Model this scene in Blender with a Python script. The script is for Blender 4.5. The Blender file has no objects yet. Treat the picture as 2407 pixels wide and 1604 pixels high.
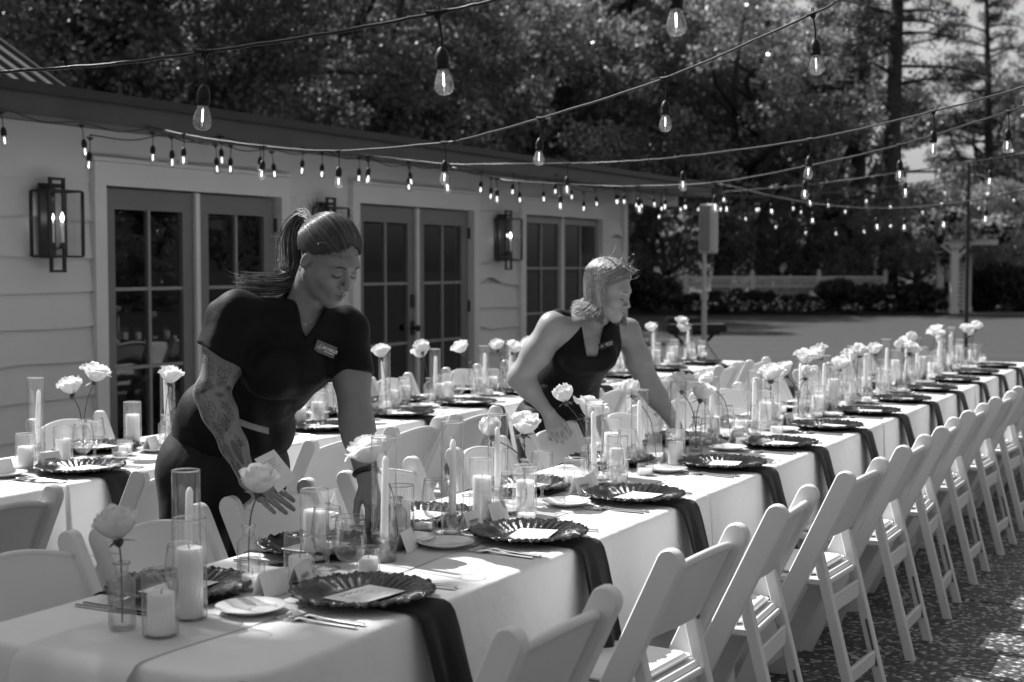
import bpy, math, random
import numpy as np
from mathutils import Vector, Matrix, Euler

# ------------------------------------------------------------------ camera, sky, sun, exposure
scene = bpy.context.scene
COL = scene.collection
AZ = math.radians(28.0)            # heading of the view, measured from the long axis of the tables (+X)
PITCH = math.radians(-3.03)
EYE = 1.51
FPX, CX, CY = 3343.0, 1203.5, 802.0
K = 3343.0 / 2340.0
cam_d = bpy.data.cameras.new('camera')
cam_d.sensor_width = 36.0
cam_d.lens = 50.0
cam_d.clip_start = 0.05
cam_d.clip_end = 500
cam_d.dof.use_dof = True
cam_d.dof.focus_distance = 4.5
cam_d.dof.aperture_fstop = 4.0
cam = bpy.data.objects.new('camera', cam_d)
COL.objects.link(cam)
cam.location = (0, 0, EYE)
cam.rotation_euler = (math.radians(90) + PITCH, 0, AZ - math.radians(90))
scene.camera = cam

SUN_EL = math.radians(47.5)
SUN_AZ = math.radians(10)          # from +Y (behind the building), a little towards +X
sun_vec = Vector((math.sin(SUN_AZ) * math.cos(SUN_EL), math.cos(SUN_AZ) * math.cos(SUN_EL), math.sin(SUN_EL)))
world = bpy.data.worlds.new('World')
scene.world = world
world.use_nodes = True
wn = world.node_tree
wn.nodes.clear()
sky = wn.nodes.new('ShaderNodeTexSky')
sky.sky_type = 'NISHITA'
sky.sun_disc = False
sky.sun_elevation = SUN_EL
sky.sun_rotation = SUN_AZ
sky.air_density = 2.0
sky.dust_density = 2.0
bw = wn.nodes.new('ShaderNodeRGBToBW')
bg = wn.nodes.new('ShaderNodeBackground')
bg.inputs['Strength'].default_value = 0.078
wo = wn.nodes.new('ShaderNodeOutputWorld')
wn.links.new(sky.outputs[0], bw.inputs[0])
wn.links.new(bw.outputs[0], bg.inputs['Color'])
wn.links.new(bg.outputs[0], wo.inputs['Surface'])

sun_d = bpy.data.lights.new('sun', 'SUN')
sun_d.energy = 5.0
sun_d.angle = math.radians(0.53)
sun_d.color = (1, 1, 1)
sun = bpy.data.objects.new('sun', sun_d)
COL.objects.link(sun)
sun.location = (0, 20, 30)
sun.rotation_euler = (-sun_vec).to_track_quat('-Z', 'Y').to_euler()

scene.view_settings.view_transform = 'Standard'
scene.view_settings.look = 'None'
scene.view_settings.gamma = 1.0
scene.view_settings.exposure = 0.6
scene.view_settings.use_curve_mapping = False
scene.render.engine = 'CYCLES'
cy = scene.cycles
cy.max_bounces = 8
cy.diffuse_bounces = 3
cy.glossy_bounces = 4
cy.transmission_bounces = 6
cy.transparent_max_bounces = 40
cy.caustics_reflective = False
cy.caustics_refractive = False
cy.sample_clamp_indirect = 4.0
cy.use_denoising = True
try:
    cy.denoiser = 'OPENIMAGEDENOISE'
    cy.denoising_prefilter = 'ACCURATE'
except Exception:
    pass

# ------------------------------------------------------------------ helpers
RV = Vector((math.sin(AZ), -math.cos(AZ), 0))      # image right
FV = Vector((math.cos(AZ), math.sin(AZ), 0))       # away from the viewer
ZV = Vector((0, 0, 1))
CAMP = Vector((0, 0, EYE))


def ray(x, y):
    c = FV * math.cos(PITCH) + ZV * math.sin(PITCH)
    up = ZV * math.cos(PITCH) - FV * math.sin(PITCH)
    return c + RV * ((x - CX) / FPX) + up * ((CY - y) / FPX)


def PR(x, y, D):                    # D metres ahead of the viewer
    d = ray(x, y)
    return CAMP + d * (D / d.dot(FV))


def PD(x, y, D):                    # the same, distances paced out at 0.7 m to the unit
    return PR(x, y, D * K)


def UV(u, v):                       # survey grid -> metres along / across the tables
    return 1.288 * u + .389 * v, 1.109 * v


def PH(x, y, h):                    # at height h
    d = ray(x, y)
    return CAMP + d * ((h - EYE) / d.z)


def PV(x, y, v):                    # on the upright plane Y = v
    d = ray(x, y)
    return CAMP + d * (v / d.y)


def put_np(me, V, F):
    V = np.asarray(V, dtype=np.float32)
    F = np.asarray(F, dtype=np.int32)
    k = F.shape[1]
    me.vertices.add(len(V))
    me.vertices.foreach_set('co', V.ravel())
    me.loops.add(F.size)
    me.loops.foreach_set('vertex_index', F.ravel())
    me.polygons.add(len(F))
    me.polygons.foreach_set('loop_start', np.arange(0, F.size, k, dtype=np.int32))
    me.update(calc_edges=True)
    return me


def np_mesh(name, V, F, mat, smooth=True):
    me = put_np(bpy.data.meshes.new(name), V, F)
    me.materials.append(mat)
    if smooth:
        me.polygons.foreach_set('use_smooth', np.ones(len(F), dtype=bool))
    return me


class MB:
    def __init__(s):
        s.v, s.f = [], []

    def add(s, vs, fs):
        o = len(s.v)
        s.v += [tuple(p) for p in vs]
        s.f += [tuple(i + o for i in f) for f in fs]
        return s

    def box(s, x0, x1, y0, y1, z0, z1):
        return s.add([(x0, y0, z0), (x1, y0, z0), (x1, y1, z0), (x0, y1, z0), (x0, y0, z1), (x1, y0, z1), (x1, y1, z1), (x0, y1, z1)],
                     [(0, 3, 2, 1), (4, 5, 6, 7), (0, 1, 5, 4), (1, 2, 6, 5), (2, 3, 7, 6), (3, 0, 4, 7)])

    def bevbox(s, x0, x1, y0, y1, z0, z1, b=0.004):
        # box with chamfered vertical and horizontal edges
        vs, fs = [], []
        def ringpts(z, ins):
            a, c, d, e = x0 + ins, x1 - ins, y0 + ins, y1 - ins
            return [(a + b, d, z), (c - b, d, z), (c, d + b, z), (c, e - b, z), (c - b, e, z), (a + b, e, z), (a, e - b, z), (a, d + b, z)]
        rows = [ringpts(z0, b), ringpts(z0 + b, 0), ringpts(z1 - b, 0), ringpts(z1, b)]
        for r in rows:
            vs += r
        for k in range(3):
            for i in range(8):
                j = (i + 1) % 8
                fs.append((k * 8 + i, k * 8 + j, k * 8 + 8 + j, k * 8 + 8 + i))
        fs.append(tuple(range(7, -1, -1)))
        fs.append(tuple(range(24, 32)))
        return s.add(vs, fs)

    def bar(s, p, q, w, d, up=(0, 0, 1)):
        # rectangular bar from p to q: w across, d along 'up'
        p, q = Vector(p), Vector(q)
        t = (q - p).normalized()
        a = t.cross(Vector(up))
        if a.length < 1e-5:
            a = t.cross(Vector((1, 0, 0)))
        a.normalize()
        b = a.cross(t).normalized()
        vs = []
        for c in (p, q):
            for i, j in ((-1, -1), (1, -1), (1, 1), (-1, 1)):
                vs.append(c + a * (i * w / 2) + b * (j * d / 2))
        return s.add(vs, [(0, 1, 2, 3), (7, 6, 5, 4), (0, 4, 5, 1), (1, 5, 6, 2), (2, 6, 7, 3), (3, 7, 4, 0)])

    def tube(s, pts, r, n=8, cap=True):
        pts = [Vector(p) for p in pts]
        m = len(pts)
        rs = r if isinstance(r, (list, tuple)) else [r] * m
        t0 = (pts[1] - pts[0]).normalized()
        a = t0.orthogonal().normalized()
        vs, fs = [], []
        for i, p in enumerate(pts):
            t = (pts[min(i + 1, m - 1)] - pts[max(i - 1, 0)])
            if t.length < 1e-9:
                t = t0
            t.normalize()
            a = (a - t * a.dot(t))
            if a.length < 1e-6:
                a = t.orthogonal()
            a.normalize()
            b = t.cross(a)
            for k in range(n):
                th = 2 * math.pi * k / n
                vs.append(p + (a * math.cos(th) + b * math.sin(th)) * rs[i])
        for i in range(m - 1):
            for k in range(n):
                l = (k + 1) % n
                fs.append((i * n + k, i * n + l, (i + 1) * n + l, (i + 1) * n + k))
        if cap:
            fs.append(tuple(range(n - 1, -1, -1)))
            fs.append(tuple((m - 1) * n + k for k in range(n)))
        return s.add(vs, fs)

    def lathe(s, prof, n=20, ribs=0, amp=0.0, cap0=False, cap1=False, c=(0, 0, 0)):
        vs, fs = [], []
        for (r, z) in prof:
            for k in range(n):
                th = 2 * math.pi * k / n
                rr = r * (1 + (amp * math.cos(ribs * th) if ribs else 0))
                vs.append((c[0] + rr * math.cos(th), c[1] + rr * math.sin(th), c[2] + z))
        for i in range(len(prof) - 1):
            for k in range(n):
                l = (k + 1) % n
                fs.append((i * n + k, i * n + l, (i + 1) * n + l, (i + 1) * n + k))
        if cap0:
            fs.append(tuple(range(n - 1, -1, -1)))
        if cap1:
            fs.append(tuple((len(prof) - 1) * n + k for k in range(n)))
        return s.add(vs, fs)

    def grid(s, pts):
        # pts: rows of points
        R, C = len(pts), len(pts[0])
        vs = [p for row in pts for p in row]
        fs = [(i * C + j, i * C + j + 1, (i + 1) * C + j + 1, (i + 1) * C + j) for i in range(R - 1) for j in range(C - 1)]
        return s.add(vs, fs)

    def mesh(s, name, mat, smooth=False):
        me = bpy.data.meshes.new(name)
        me.from_pydata(s.v, [], s.f)
        me.materials.append(mat)
        if smooth:
            me.polygons.foreach_set('use_smooth', np.ones(len(me.polygons), dtype=bool))
            if smooth == 'angle':
                try:
                    me.set_sharp_from_angle(angle=math.radians(40))
                except Exception:
                    pass
        me.update()
        return me


def obj(name, me, parent=None, loc=(0, 0, 0), rot=(0, 0, 0), scale=None):
    o = bpy.data.objects.new(name, me)
    COL.objects.link(o)
    o.location = loc
    o.rotation_euler = rot
    if scale is not None:
        o.scale = (scale,) * 3 if isinstance(scale, (int, float)) else scale
    if parent is not None:
        o.parent = parent
    return o


def tag(o, label, cat, group=None):
    o['label'] = label
    o['category'] = cat
    if group:
        o['group'] = group
    return o


def struct(name, me, label=None, loc=(0, 0, 0), kind='structure'):
    o = obj(name, me, None, loc)
    o['kind'] = kind
    if label:
        o['label'] = label
    return o


def thing(name, label, cat, loc=(0, 0, 0), rot=(0, 0, 0), group=None, me=None, scale=None):
    o = obj(name, me, None, loc, rot, scale)
    if me is None:
        o.empty_display_size = 0.05
    return tag(o, label, cat, group)


def spawn(name, parts, label, cat, loc, rz=0, group=None, scale=None, rot=None):
    """parts: list of (name, mesh, [sub-parts]) shared between copies"""
    root = thing(name, label, cat, loc, rot if rot is not None else (0, 0, rz), group, None, scale)
    for p in parts:
        c = obj(p[0], p[1], root)
        for q in (p[2] if len(p) > 2 else ()):
            obj(q[0], q[1], c)
    return root


ORD = ['first', 'second', 'third', 'fourth', 'fifth', 'sixth', 'seventh', 'eighth', 'ninth', 'tenth', 'eleventh', 'twelfth',
       'thirteenth', 'fourteenth', 'fifteenth', 'sixteenth', 'seventeenth', 'eighteenth', 'nineteenth', 'twentieth',
       'twenty-first', 'twenty-second', 'twenty-third', 'twenty-fourth', 'twenty-fifth', 'twenty-sixth', 'twenty-seventh', 'twenty-eighth', 'twenty-ninth', 'thirtieth',
       'thirty-first', 'thirty-second', 'thirty-third', 'thirty-fourth', 'thirty-fifth', 'thirty-sixth', 'thirty-seventh', 'thirty-eighth', 'thirty-ninth', 'fortieth',
       'forty-first', 'forty-second', 'forty-third', 'forty-fourth', 'forty-fifth', 'forty-sixth', 'forty-seventh', 'forty-eighth']


def crom(pts, n=8):
    """Catmull-Rom through pts"""
    P = [Vector(p) for p in pts]
    P = [P[0] * 2 - P[1]] + P + [P[-1] * 2 - P[-2]]
    out = []
    for i in range(1, len(P) - 2):
        p0, p1, p2, p3 = P[i - 1], P[i], P[i + 1], P[i + 2]
        for k in range(n):
            t = k / n
            out.append(0.5 * ((2 * p1) + (p2 - p0) * t + (2 * p0 - 5 * p1 + 4 * p2 - p3) * t * t + (3 * p1 - p0 - 3 * p2 + p3) * t ** 3))
    out.append(P[-2].copy())
    return out


# ------------------------------------------------------------------ materials (the photograph is black and white: all greys)
def M(name, base, rough=0.5, spec=0.5, metal=0.0, noise=None, bump=None, coat=0.0, transl=0.0, sheen=0.0, objvar=0.0):
    m = bpy.data.materials.new(name)
    m.use_nodes = True
    nt = m.node_tree
    b = nt.nodes['Principled BSDF']
    out = nt.nodes['Material Output']
    b.inputs['Base Color'].default_value = (base, base, base, 1)
    b.inputs['Roughness'].default_value = rough
    b.inputs['Specular IOR Level'].default_value = spec
    b.inputs['Metallic'].default_value = metal
    b.inputs['Coat Weight'].default_value = coat
    if sheen:
        b.inputs['Sheen Weight'].default_value = sheen
        b.inputs['Sheen Roughness'].default_value = 0.4
    tc = nt.nodes.new('ShaderNodeTexCoord')
    colsock = None
    if noise:
        sc, amt = noise[0], noise[1]
        n = nt.nodes.new('ShaderNodeTexNoise')
        n.inputs['Scale'].default_value = sc
        n.inputs['Detail'].default_value = noise[2] if len(noise) > 2 else 4
        nt.links.new(tc.outputs['Object'], n.inputs['Vector'])
        r = nt.nodes.new('ShaderNodeMapRange')
        r.inputs['From Min'].default_value = 0.3
        r.inputs['From Max'].default_value = 0.7
        r.inputs['To Min'].default_value = base * (1 - amt)
        r.inputs['To Max'].default_value = base * (1 + amt)
        nt.links.new(n.outputs['Fac'], r.inputs['Value'])
        colsock = r.outputs[0]
    if objvar:
        oi = nt.nodes.new('ShaderNodeObjectInfo')
        r2 = nt.nodes.new('ShaderNodeMapRange')
        r2.inputs['To Min'].default_value = 1 - objvar
        r2.inputs['To Max'].default_value = 1 + objvar
        nt.links.new(oi.outputs['Random'], r2.inputs['Value'])
        mu = nt.nodes.new('ShaderNodeMath')
        mu.operation = 'MULTIPLY'
        nt.links.new(r2.outputs[0], mu.inputs[0])
        if colsock is None:
            mu.inputs[1].default_value = base
        else:
            nt.links.new(colsock, mu.inputs[1])
        colsock = mu.outputs[0]
    if colsock is not None:
        nt.links.new(colsock, b.inputs['Base Color'])
    if bump:
        n = nt.nodes.new('ShaderNodeTexNoise')
        n.inputs['Scale'].default_value = bump[0]
        n.inputs['Detail'].default_value = 4
        nt.links.new(tc.outputs['Object'], n.inputs['Vector'])
        bp = nt.nodes.new('ShaderNodeBump')
        bp.inputs['Strength'].default_value = bump[1]
        bp.inputs['Distance'].default_value = bump[2] if len(bump) > 2 else 0.01
        nt.links.new(n.outputs['Fac'], bp.inputs['Height'])
        nt.links.new(bp.outputs[0], b.inputs['Normal'])
    if transl:
        t = nt.nodes.new('ShaderNodeBsdfTranslucent')
        if colsock is not None:
            nt.links.new(colsock, t.inputs['Color'])
        else:
            t.inputs['Color'].default_value = (base, base, base, 1)
        mx = nt.nodes.new('ShaderNodeMixShader')
        mx.inputs[0].default_value = transl
        nt.links.new(b.outputs[0], mx.inputs[1])
        nt.links.new(t.outputs[0], mx.inputs[2])
        nt.links.new(mx.outputs[0], out.inputs['Surface'])
    return m


def glass_mat(name, tint=0.97, edge=0.55, refl=1.0, rough=0.0, ior=1.45, haze=0.0, pw_edge=3.0):
    """thin-walled glass: clear face on, darker and shinier towards its edges; lets sunlight through"""
    m = bpy.data.materials.new(name)
    m.use_nodes = True
    nt = m.node_tree
    nt.nodes.clear()
    out = nt.nodes.new('ShaderNodeOutputMaterial')
    tr = nt.nodes.new('ShaderNodeBsdfTransparent')
    gl = nt.nodes.new('ShaderNodeBsdfGlossy')
    gl.inputs['Roughness'].default_value = rough
    gl.inputs['Color'].default_value = (refl, refl, refl, 1)
    lw = nt.nodes.new('ShaderNodeLayerWeight')
    lw.inputs['Blend'].default_value = 0.5
    pw = nt.nodes.new('ShaderNodeMath')
    pw.operation = 'POWER'
    pw.inputs[1].default_value = pw_edge
    nt.links.new(lw.outputs['Facing'], pw.inputs[0])
    mr = nt.nodes.new('ShaderNodeMapRange')
    mr.inputs['To Min'].default_value = tint
    mr.inputs['To Max'].default_value = edge
    nt.links.new(pw.outputs[0], mr.inputs['Value'])
    nt.links.new(mr.outputs[0], tr.inputs['Color'])
    f0 = ((ior - 1) / (ior + 1)) ** 2
    pf = nt.nodes.new('ShaderNodeMath')
    pf.operation = 'POWER'
    pf.inputs[1].default_value = 5.0
    nt.links.new(lw.outputs['Facing'], pf.inputs[0])
    fr = nt.nodes.new('ShaderNodeMapRange')          # Schlick, the same from both sides of the wall
    fr.inputs['To Min'].default_value = f0
    fr.inputs['To Max'].default_value = 0.92
    nt.links.new(pf.outputs[0], fr.inputs['Value'])
    mx = nt.nodes.new('ShaderNodeMixShader')
    nt.links.new(fr.outputs[0], mx.inputs[0])
    nt.links.new(tr.outputs[0], mx.inputs[1])
    nt.links.new(gl.outputs[0], mx.inputs[2])
    if haze:                        # white scatter mixed in, standing in for light bent through the glass
        df = nt.nodes.new('ShaderNodeBsdfTranslucent')
        df.inputs['Color'].default_value = (.9, .9, .9, 1)
        mh = nt.nodes.new('ShaderNodeMixShader')
        mh.inputs[0].default_value = haze
        nt.links.new(mx.outputs[0], mh.inputs[1])
        nt.links.new(df.outputs[0], mh.inputs[2])
        nt.links.new(mh.outputs[0], out.inputs['Surface'])
    else:
        nt.links.new(mx.outputs[0], out.inputs['Surface'])
    return m


def emit_mat(name, strength):
    m = bpy.data.materials.new(name)
    m.use_nodes = True
    nt = m.node_tree
    b = nt.nodes['Principled BSDF']
    b.inputs['Base Color'].default_value = (.8, .8, .8, 1)
    b.inputs['Emission Color'].default_value = (1, 1, 1, 1)
    b.inputs['Emission Strength'].default_value = strength
    m.cycles.emission_sampling = 'NONE'
    return m


m_white = M('white_paint', 0.64, 0.45, noise=(1.3, .05), bump=(40, .08, .003))
m_trim = M('trim_paint', 0.68, 0.4, noise=(2, .04))
m_door = M('door_paint', 0.17, 0.35, noise=(2, .05))
m_muntin = M('muntin_paint', 0.27, 0.35)
m_soffit = M('soffit_paint', 0.22, 0.6)
m_fascia = M('fascia_paint', 0.05, 0.45, noise=(3, .2))
m_rooftop = M('roof_membrane', 0.16, 0.8, noise=(2, .2))
m_black = M('black_iron', 0.012, 0.45, noise=(20, .2))
m_pane = glass_mat('window_pane', 0.55, 0.3, 0.95, ior=1.62)
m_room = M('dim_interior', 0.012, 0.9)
m_metalroof = M('standing_seam_metal', 0.2, 0.5, noise=(1.5, .12))
m_seam = M('roof_seam_metal', 0.03, 0.5)
m_cord = M('rubber_cord', 0.008, 0.38, spec=0.5)
m_socket = M('bulb_socket', 0.006, 0.5, spec=.3)
m_bulb = glass_mat('bulb_glass', 0.95, 0.2, ior=1.7, haze=.05, pw_edge=4)
m_filament = emit_mat('bulb_filament', 4.0)
m_flame = emit_mat('candle_bulb', 7.0)
m_glass = glass_mat('clear_glass', 0.985, 0.2, ior=1.85, haze=.015, pw_edge=2.6)
m_ribglass = glass_mat('ribbed_glass', 0.985, 0.38, ior=1.9, haze=.045, pw_edge=2.0)
m_glassthick = glass_mat('thick_glass', 0.7, 0.2, ior=2.6, haze=.35)
m_water = glass_mat('water', 0.98, 0.5, ior=1.5, haze=.02, pw_edge=2.5)
m_wax = M('candle_wax', 0.88, 0.5, noise=(14, .02))
for k_, v_ in (('Subsurface Weight', 1.0), ('Subsurface Scale', .02)):
    m_wax.node_tree.nodes['Principled BSDF'].inputs[k_].default_value = v_
m_wax.node_tree.nodes['Principled BSDF'].inputs['Subsurface Radius'].default_value = (1, 1, 1)
m_petal = M('rose_petal', 0.88, 0.6, spec=0.25, transl=0.45, noise=(30, .05), objvar=0.05)
m_stem = M('rose_stem', 0.06, 0.5, noise=(60, .4), transl=0.1)
m_cloth = M('white_tablecloth', 0.80, 0.75, spec=0.25, noise=(1.1, .03), bump=(4.5, .8, .03))
m_runner = M('sheer_runner', 0.78, 0.6, transl=0.2, noise=(2, .04), bump=(25, .25, .004))
m_napkin = M('black_napkin', 0.014, 0.75, spec=.2, sheen=0.08, noise=(4, .25), bump=(500, .1, .002))
m_charger = M('black_glass_charger', 0.007, 0.16, spec=0.75, bump=(300, .5, .003))
m_china = M('white_china', 0.8, 0.15, spec=0.6, coat=0.4)
m_card = M('card_stock', 0.82, 0.7, spec=0.2, noise=(25, .03))
m_booklet = M('booklet_paper', 0.38, 0.7, noise=(30, .1))
m_ink = M('black_ink', 0.03, 0.6)
m_steel = M('silver_cutlery', 0.75, 0.16, metal=1.0, noise=(50, .08))
m_resin = M('white_resin', 0.74, 0.33, spec=0.5, noise=(2.5, .05), bump=(15, .05, .004), objvar=0.03)
m_pad = M('seat_pad_vinyl', 0.74, 0.4, noise=(8, .04), bump=(60, .1, .003))
m_screw = M('steel_screw', 0.2, 0.4, metal=0.8)
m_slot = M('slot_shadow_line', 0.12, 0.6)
# ------------------------------------------------------------------ ground
rnd = random.Random(7)


def pebble_mat():
    m = bpy.data.materials.new('exposed_aggregate')
    m.use_nodes = True
    nt = m.node_tree
    b = nt.nodes['Principled BSDF']
    tc = nt.nodes.new('ShaderNodeTexCoord')
    nz = nt.nodes.new('ShaderNodeTexNoise')
    nz.inputs['Scale'].default_value = 60
    mix = nt.nodes.new('ShaderNodeVectorMath')
    mix.operation = 'MULTIPLY_ADD'
    mix.inputs[1].default_value = (.012, .012, 0)
    nt.links.new(tc.outputs['Object'], nz.inputs['Vector'])
    nt.links.new(nz.outputs['Color'], mix.inputs[0])
    nt.links.new(tc.outputs['Object'], mix.inputs[2])
    v = nt.nodes.new('ShaderNodeTexVoronoi')
    v.inputs['Scale'].default_value = 52
    v.inputs['Randomness'].default_value = 1
    nt.links.new(mix.outputs[0], v.inputs['Vector'])
    sep = nt.nodes.new('ShaderNodeSeparateColor')
    nt.links.new(v.outputs['Color'], sep.inputs[0])
    cr = nt.nodes.new('ShaderNodeValToRGB')
    e = cr.color_ramp.elements
    e[0].position, e[0].color = 0.0, (.035, .035, .035, 1)
    e[1].position, e[1].color = 1.0, (.62, .62, .62, 1)
    for p, c in ((.4, .05), (.62, .12), (.78, .40)):
        x = cr.color_ramp.elements.new(p)
        x.color = (c, c, c, 1)
    nt.links.new(sep.outputs[0], cr.inputs[0])
    d = nt.nodes.new('ShaderNodeMapRange')
    d.inputs['From Min'].default_value = 0.35
    d.inputs['From Max'].default_value = 0.75
    d.inputs['To Min'].default_value = 0
    d.inputs['To Max'].default_value = 1
    nt.links.new(v.outputs['Distance'], d.inputs['Value'])
    mx = nt.nodes.new('ShaderNodeMix')
    mx.data_type = 'RGBA'
    mx.inputs['B'].default_value = (.045, .045, .045, 1)
    nt.links.new(d.outputs[0], mx.inputs['Factor'])
    nt.links.new(cr.outputs[0], mx.inputs['A'])
    nt.links.new(mx.outputs['Result'], b.inputs['Base Color'])
    bp = nt.nodes.new('ShaderNodeBump')
    bp.inputs['Strength'].default_value = .8
    bp.inputs['Distance'].default_value = .006
    bp.invert = True
    nt.links.new(v.outputs['Distance'], bp.inputs['Height'])
    nt.links.new(bp.outputs[0], b.inputs['Normal'])
    b.inputs['Roughness'].default_value = .55
    return m


def lawn_mat():
    m = bpy.data.materials.new('mown_lawn')
    m.use_nodes = True
    nt = m.node_tree
    b = nt.nodes['Principled BSDF']
    b.inputs['Roughness'].default_value = .8
    tc = nt.nodes.new('ShaderNodeTexCoord')
    w = nt.nodes.new('ShaderNodeTexWave')
    w.inputs['Scale'].default_value = .16
    w.inputs['Distortion'].default_value = 1.2
    w.inputs['Detail'].default_value = 2
    mp = nt.nodes.new('ShaderNodeMapping')
    mp.inputs['Rotation'].default_value = (0, 0, math.radians(-28))
    nt.links.new(tc.outputs['Object'], mp.inputs['Vector'])
    nt.links.new(mp.outputs[0], w.inputs['Vector'])
    n = nt.nodes.new('ShaderNodeTexNoise')
    n.inputs['Scale'].default_value = 9
    n.inputs['Detail'].default_value = 8
    n.inputs['Roughness'].default_value = .75
    nt.links.new(tc.outputs['Object'], n.inputs['Vector'])
    a = nt.nodes.new('ShaderNodeMath')
    a.operation = 'MULTIPLY_ADD'
    a.inputs[1].default_value = .14
    nt.links.new(w.outputs['Fac'], a.inputs[0])
    nt.links.new(n.outputs['Fac'], a.inputs[2])
    r = nt.nodes.new('ShaderNodeMapRange')
    r.inputs['From Min'].default_value = .25
    r.inputs['From Max'].default_value = 1.05
    r.inputs['To Min'].default_value = .024
    r.inputs['To Max'].default_value = .078
    nt.links.new(a.outputs[0], r.inputs['Value'])
    nt.links.new(r.outputs[0], b.inputs['Base Color'])
    bp = nt.nodes.new('ShaderNodeBump')
    bp.inputs['Strength'].default_value = .6
    bp.inputs['Distance'].default_value = .05
    n2 = nt.nodes.new('ShaderNodeTexNoise')
    n2.inputs['Scale'].default_value = 70
    nt.links.new(tc.outputs['Object'], n2.inputs['Vector'])
    nt.links.new(n2.outputs['Fac'], bp.inputs['Height'])
    nt.links.new(bp.outputs[0], b.inputs['Normal'])
    return m


m_pebble, m_lawn = pebble_mat(), lawn_mat()
m_joint = M('joint_sand', .05, .9)
m_mulch = M('mulch', .03, .9, noise=(12, .5), bump=(20, .8, .03))
m_path = M('pale_gravel', .42, .9, noise=(30, .2))
mb = MB()
mb.grid([[(x, y, -.03) for x in np.linspace(-220, 260, 13)] for y in np.linspace(-220, 260, 13)])
struct('lawn', mb.mesh('lawn', m_lawn), 'mown lawn beyond the patio')
mb = MB().box(-8, 13.4, -9, 7.14, -.2, -.012)
patio = struct('patio', mb.mesh('patio_bed', m_joint), 'dark pebbled concrete patio under the tables')
us, vsl = [-8, -3.32, -.02, 3.28, 6.58, 9.88, 13.4], [-9, -5, -2.5, 7.14]
for i in range(6):
    for j in range(3):
        x0, x1, y0, y1 = us[i] + .011, us[i + 1] - .011, vsl[j] + .011, vsl[j + 1] - .011
        obj('slab', MB().bevbox(x0, x1, y0, y1, -.1, 0, .005).mesh('slab', m_pebble), patio)

# ------------------------------------------------------------------ the white building
WV = 7.10                                 # plane of its front wall
U0, U1, ZT = -3.0, 16.32, 2.44
openings = [(7.33, 9.29, 2.06), (10.41, 12.44, 2.06), (13.57, 15.55, 2.06)]
house = thing('white_garden_building', 'long low white timber building with glazed double doors behind the tables', 'building', (0, WV, 0))
mb = MB()
edges = [U0] + [e for o in openings for e in o[:2]] + [U1]
for i in range(0, len(edges), 2):
    mb.box(edges[i], edges[i + 1], 0.02, .16, 0, ZT)
for a, b_, t in openings:
    mb.box(a, b_, .02, .16, t, ZT)
mb.box(U0, U1, 2.25, 2.35, 0, ZT)         # back wall
mb.box(U1 - .1, U1, .16, 2.25, 0, ZT)
mb.box(U0, U0 + .1, .16, 2.25, 0, ZT)
obj('wall', mb.mesh('wall', m_white), house)
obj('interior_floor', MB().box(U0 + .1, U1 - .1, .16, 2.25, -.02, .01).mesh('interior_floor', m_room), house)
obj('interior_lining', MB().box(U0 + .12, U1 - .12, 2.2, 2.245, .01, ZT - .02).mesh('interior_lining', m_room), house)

# live-edge boards, each its own plank
def plank(u0, u1, z0, z1, seed, wav):
    r = random.Random(seed)
    n = max(6, int((u1 - u0) / .07))
    ph = [r.uniform(0, 6.28) for _ in range(4)]
    rows = []
    top, bot, und = [], [], []
    for i in range(n + 1):
        u = u0 + (u1 - u0) * i / n
        w = wav * (math.sin(u * 2.3 + ph[0]) * .5 + math.sin(u * 5.1 + ph[1]) * .3 + max(0, math.sin(u * 3.3 + ph[2])) ** 6 * 1.6)
        top.append((u, -.004, z1))
        bot.append((u, -.034, z0 + w))
        und.append((u, .018, z0 + w + .004))
    m = MB().grid([top, bot, und])
    m.add([top[0], bot[0], und[0], top[-1], bot[-1], und[-1]], [(0, 1, 2), (5, 4, 3)])
    return m.mesh('plank', m_white)


zs = [2.075, 1.82, 1.565, 1.335, 1.10, .86, .62, .38, .14]
spans = [(U0, 7.22), (9.40, 10.30), (12.55, 13.46), (15.66, U1 - .09)]
seed = 0
for si, (a, b_) in enumerate(spans):
    for k in range(len(zs) - 1):
        seed += 1
        j = rnd.uniform(-.02, .02) if si else 0
        obj('plank', plank(a + .002, b_ - .002, zs[k + 1] + j, zs[k] + .012 + j, seed, .008 if si == 0 else .034), house)
obj('frieze_board', MB().box(U0, U1, -.012, .018, 2.075, ZT).mesh('frieze_board', m_white), house)
obj('corner_board', MB().box(U1 - .085, U1 + .02, -.045, .05, 0, 2.42).mesh('corner_board', m_trim), house)

# trims round the openings
for a, b_, t in openings:
    obj('door_trim', MB().box(a - .11, a, -.06, .02, 0, t).box(b_, b_ + .11, -.06, .02, 0, t).box(a - .11, b_ + .11, -.063, .02, t, t + .16)
        .box(a - .13, b_ + .13, -.075, .02, t + .163, t + .19).mesh('door_trim', m_trim), house)


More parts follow.
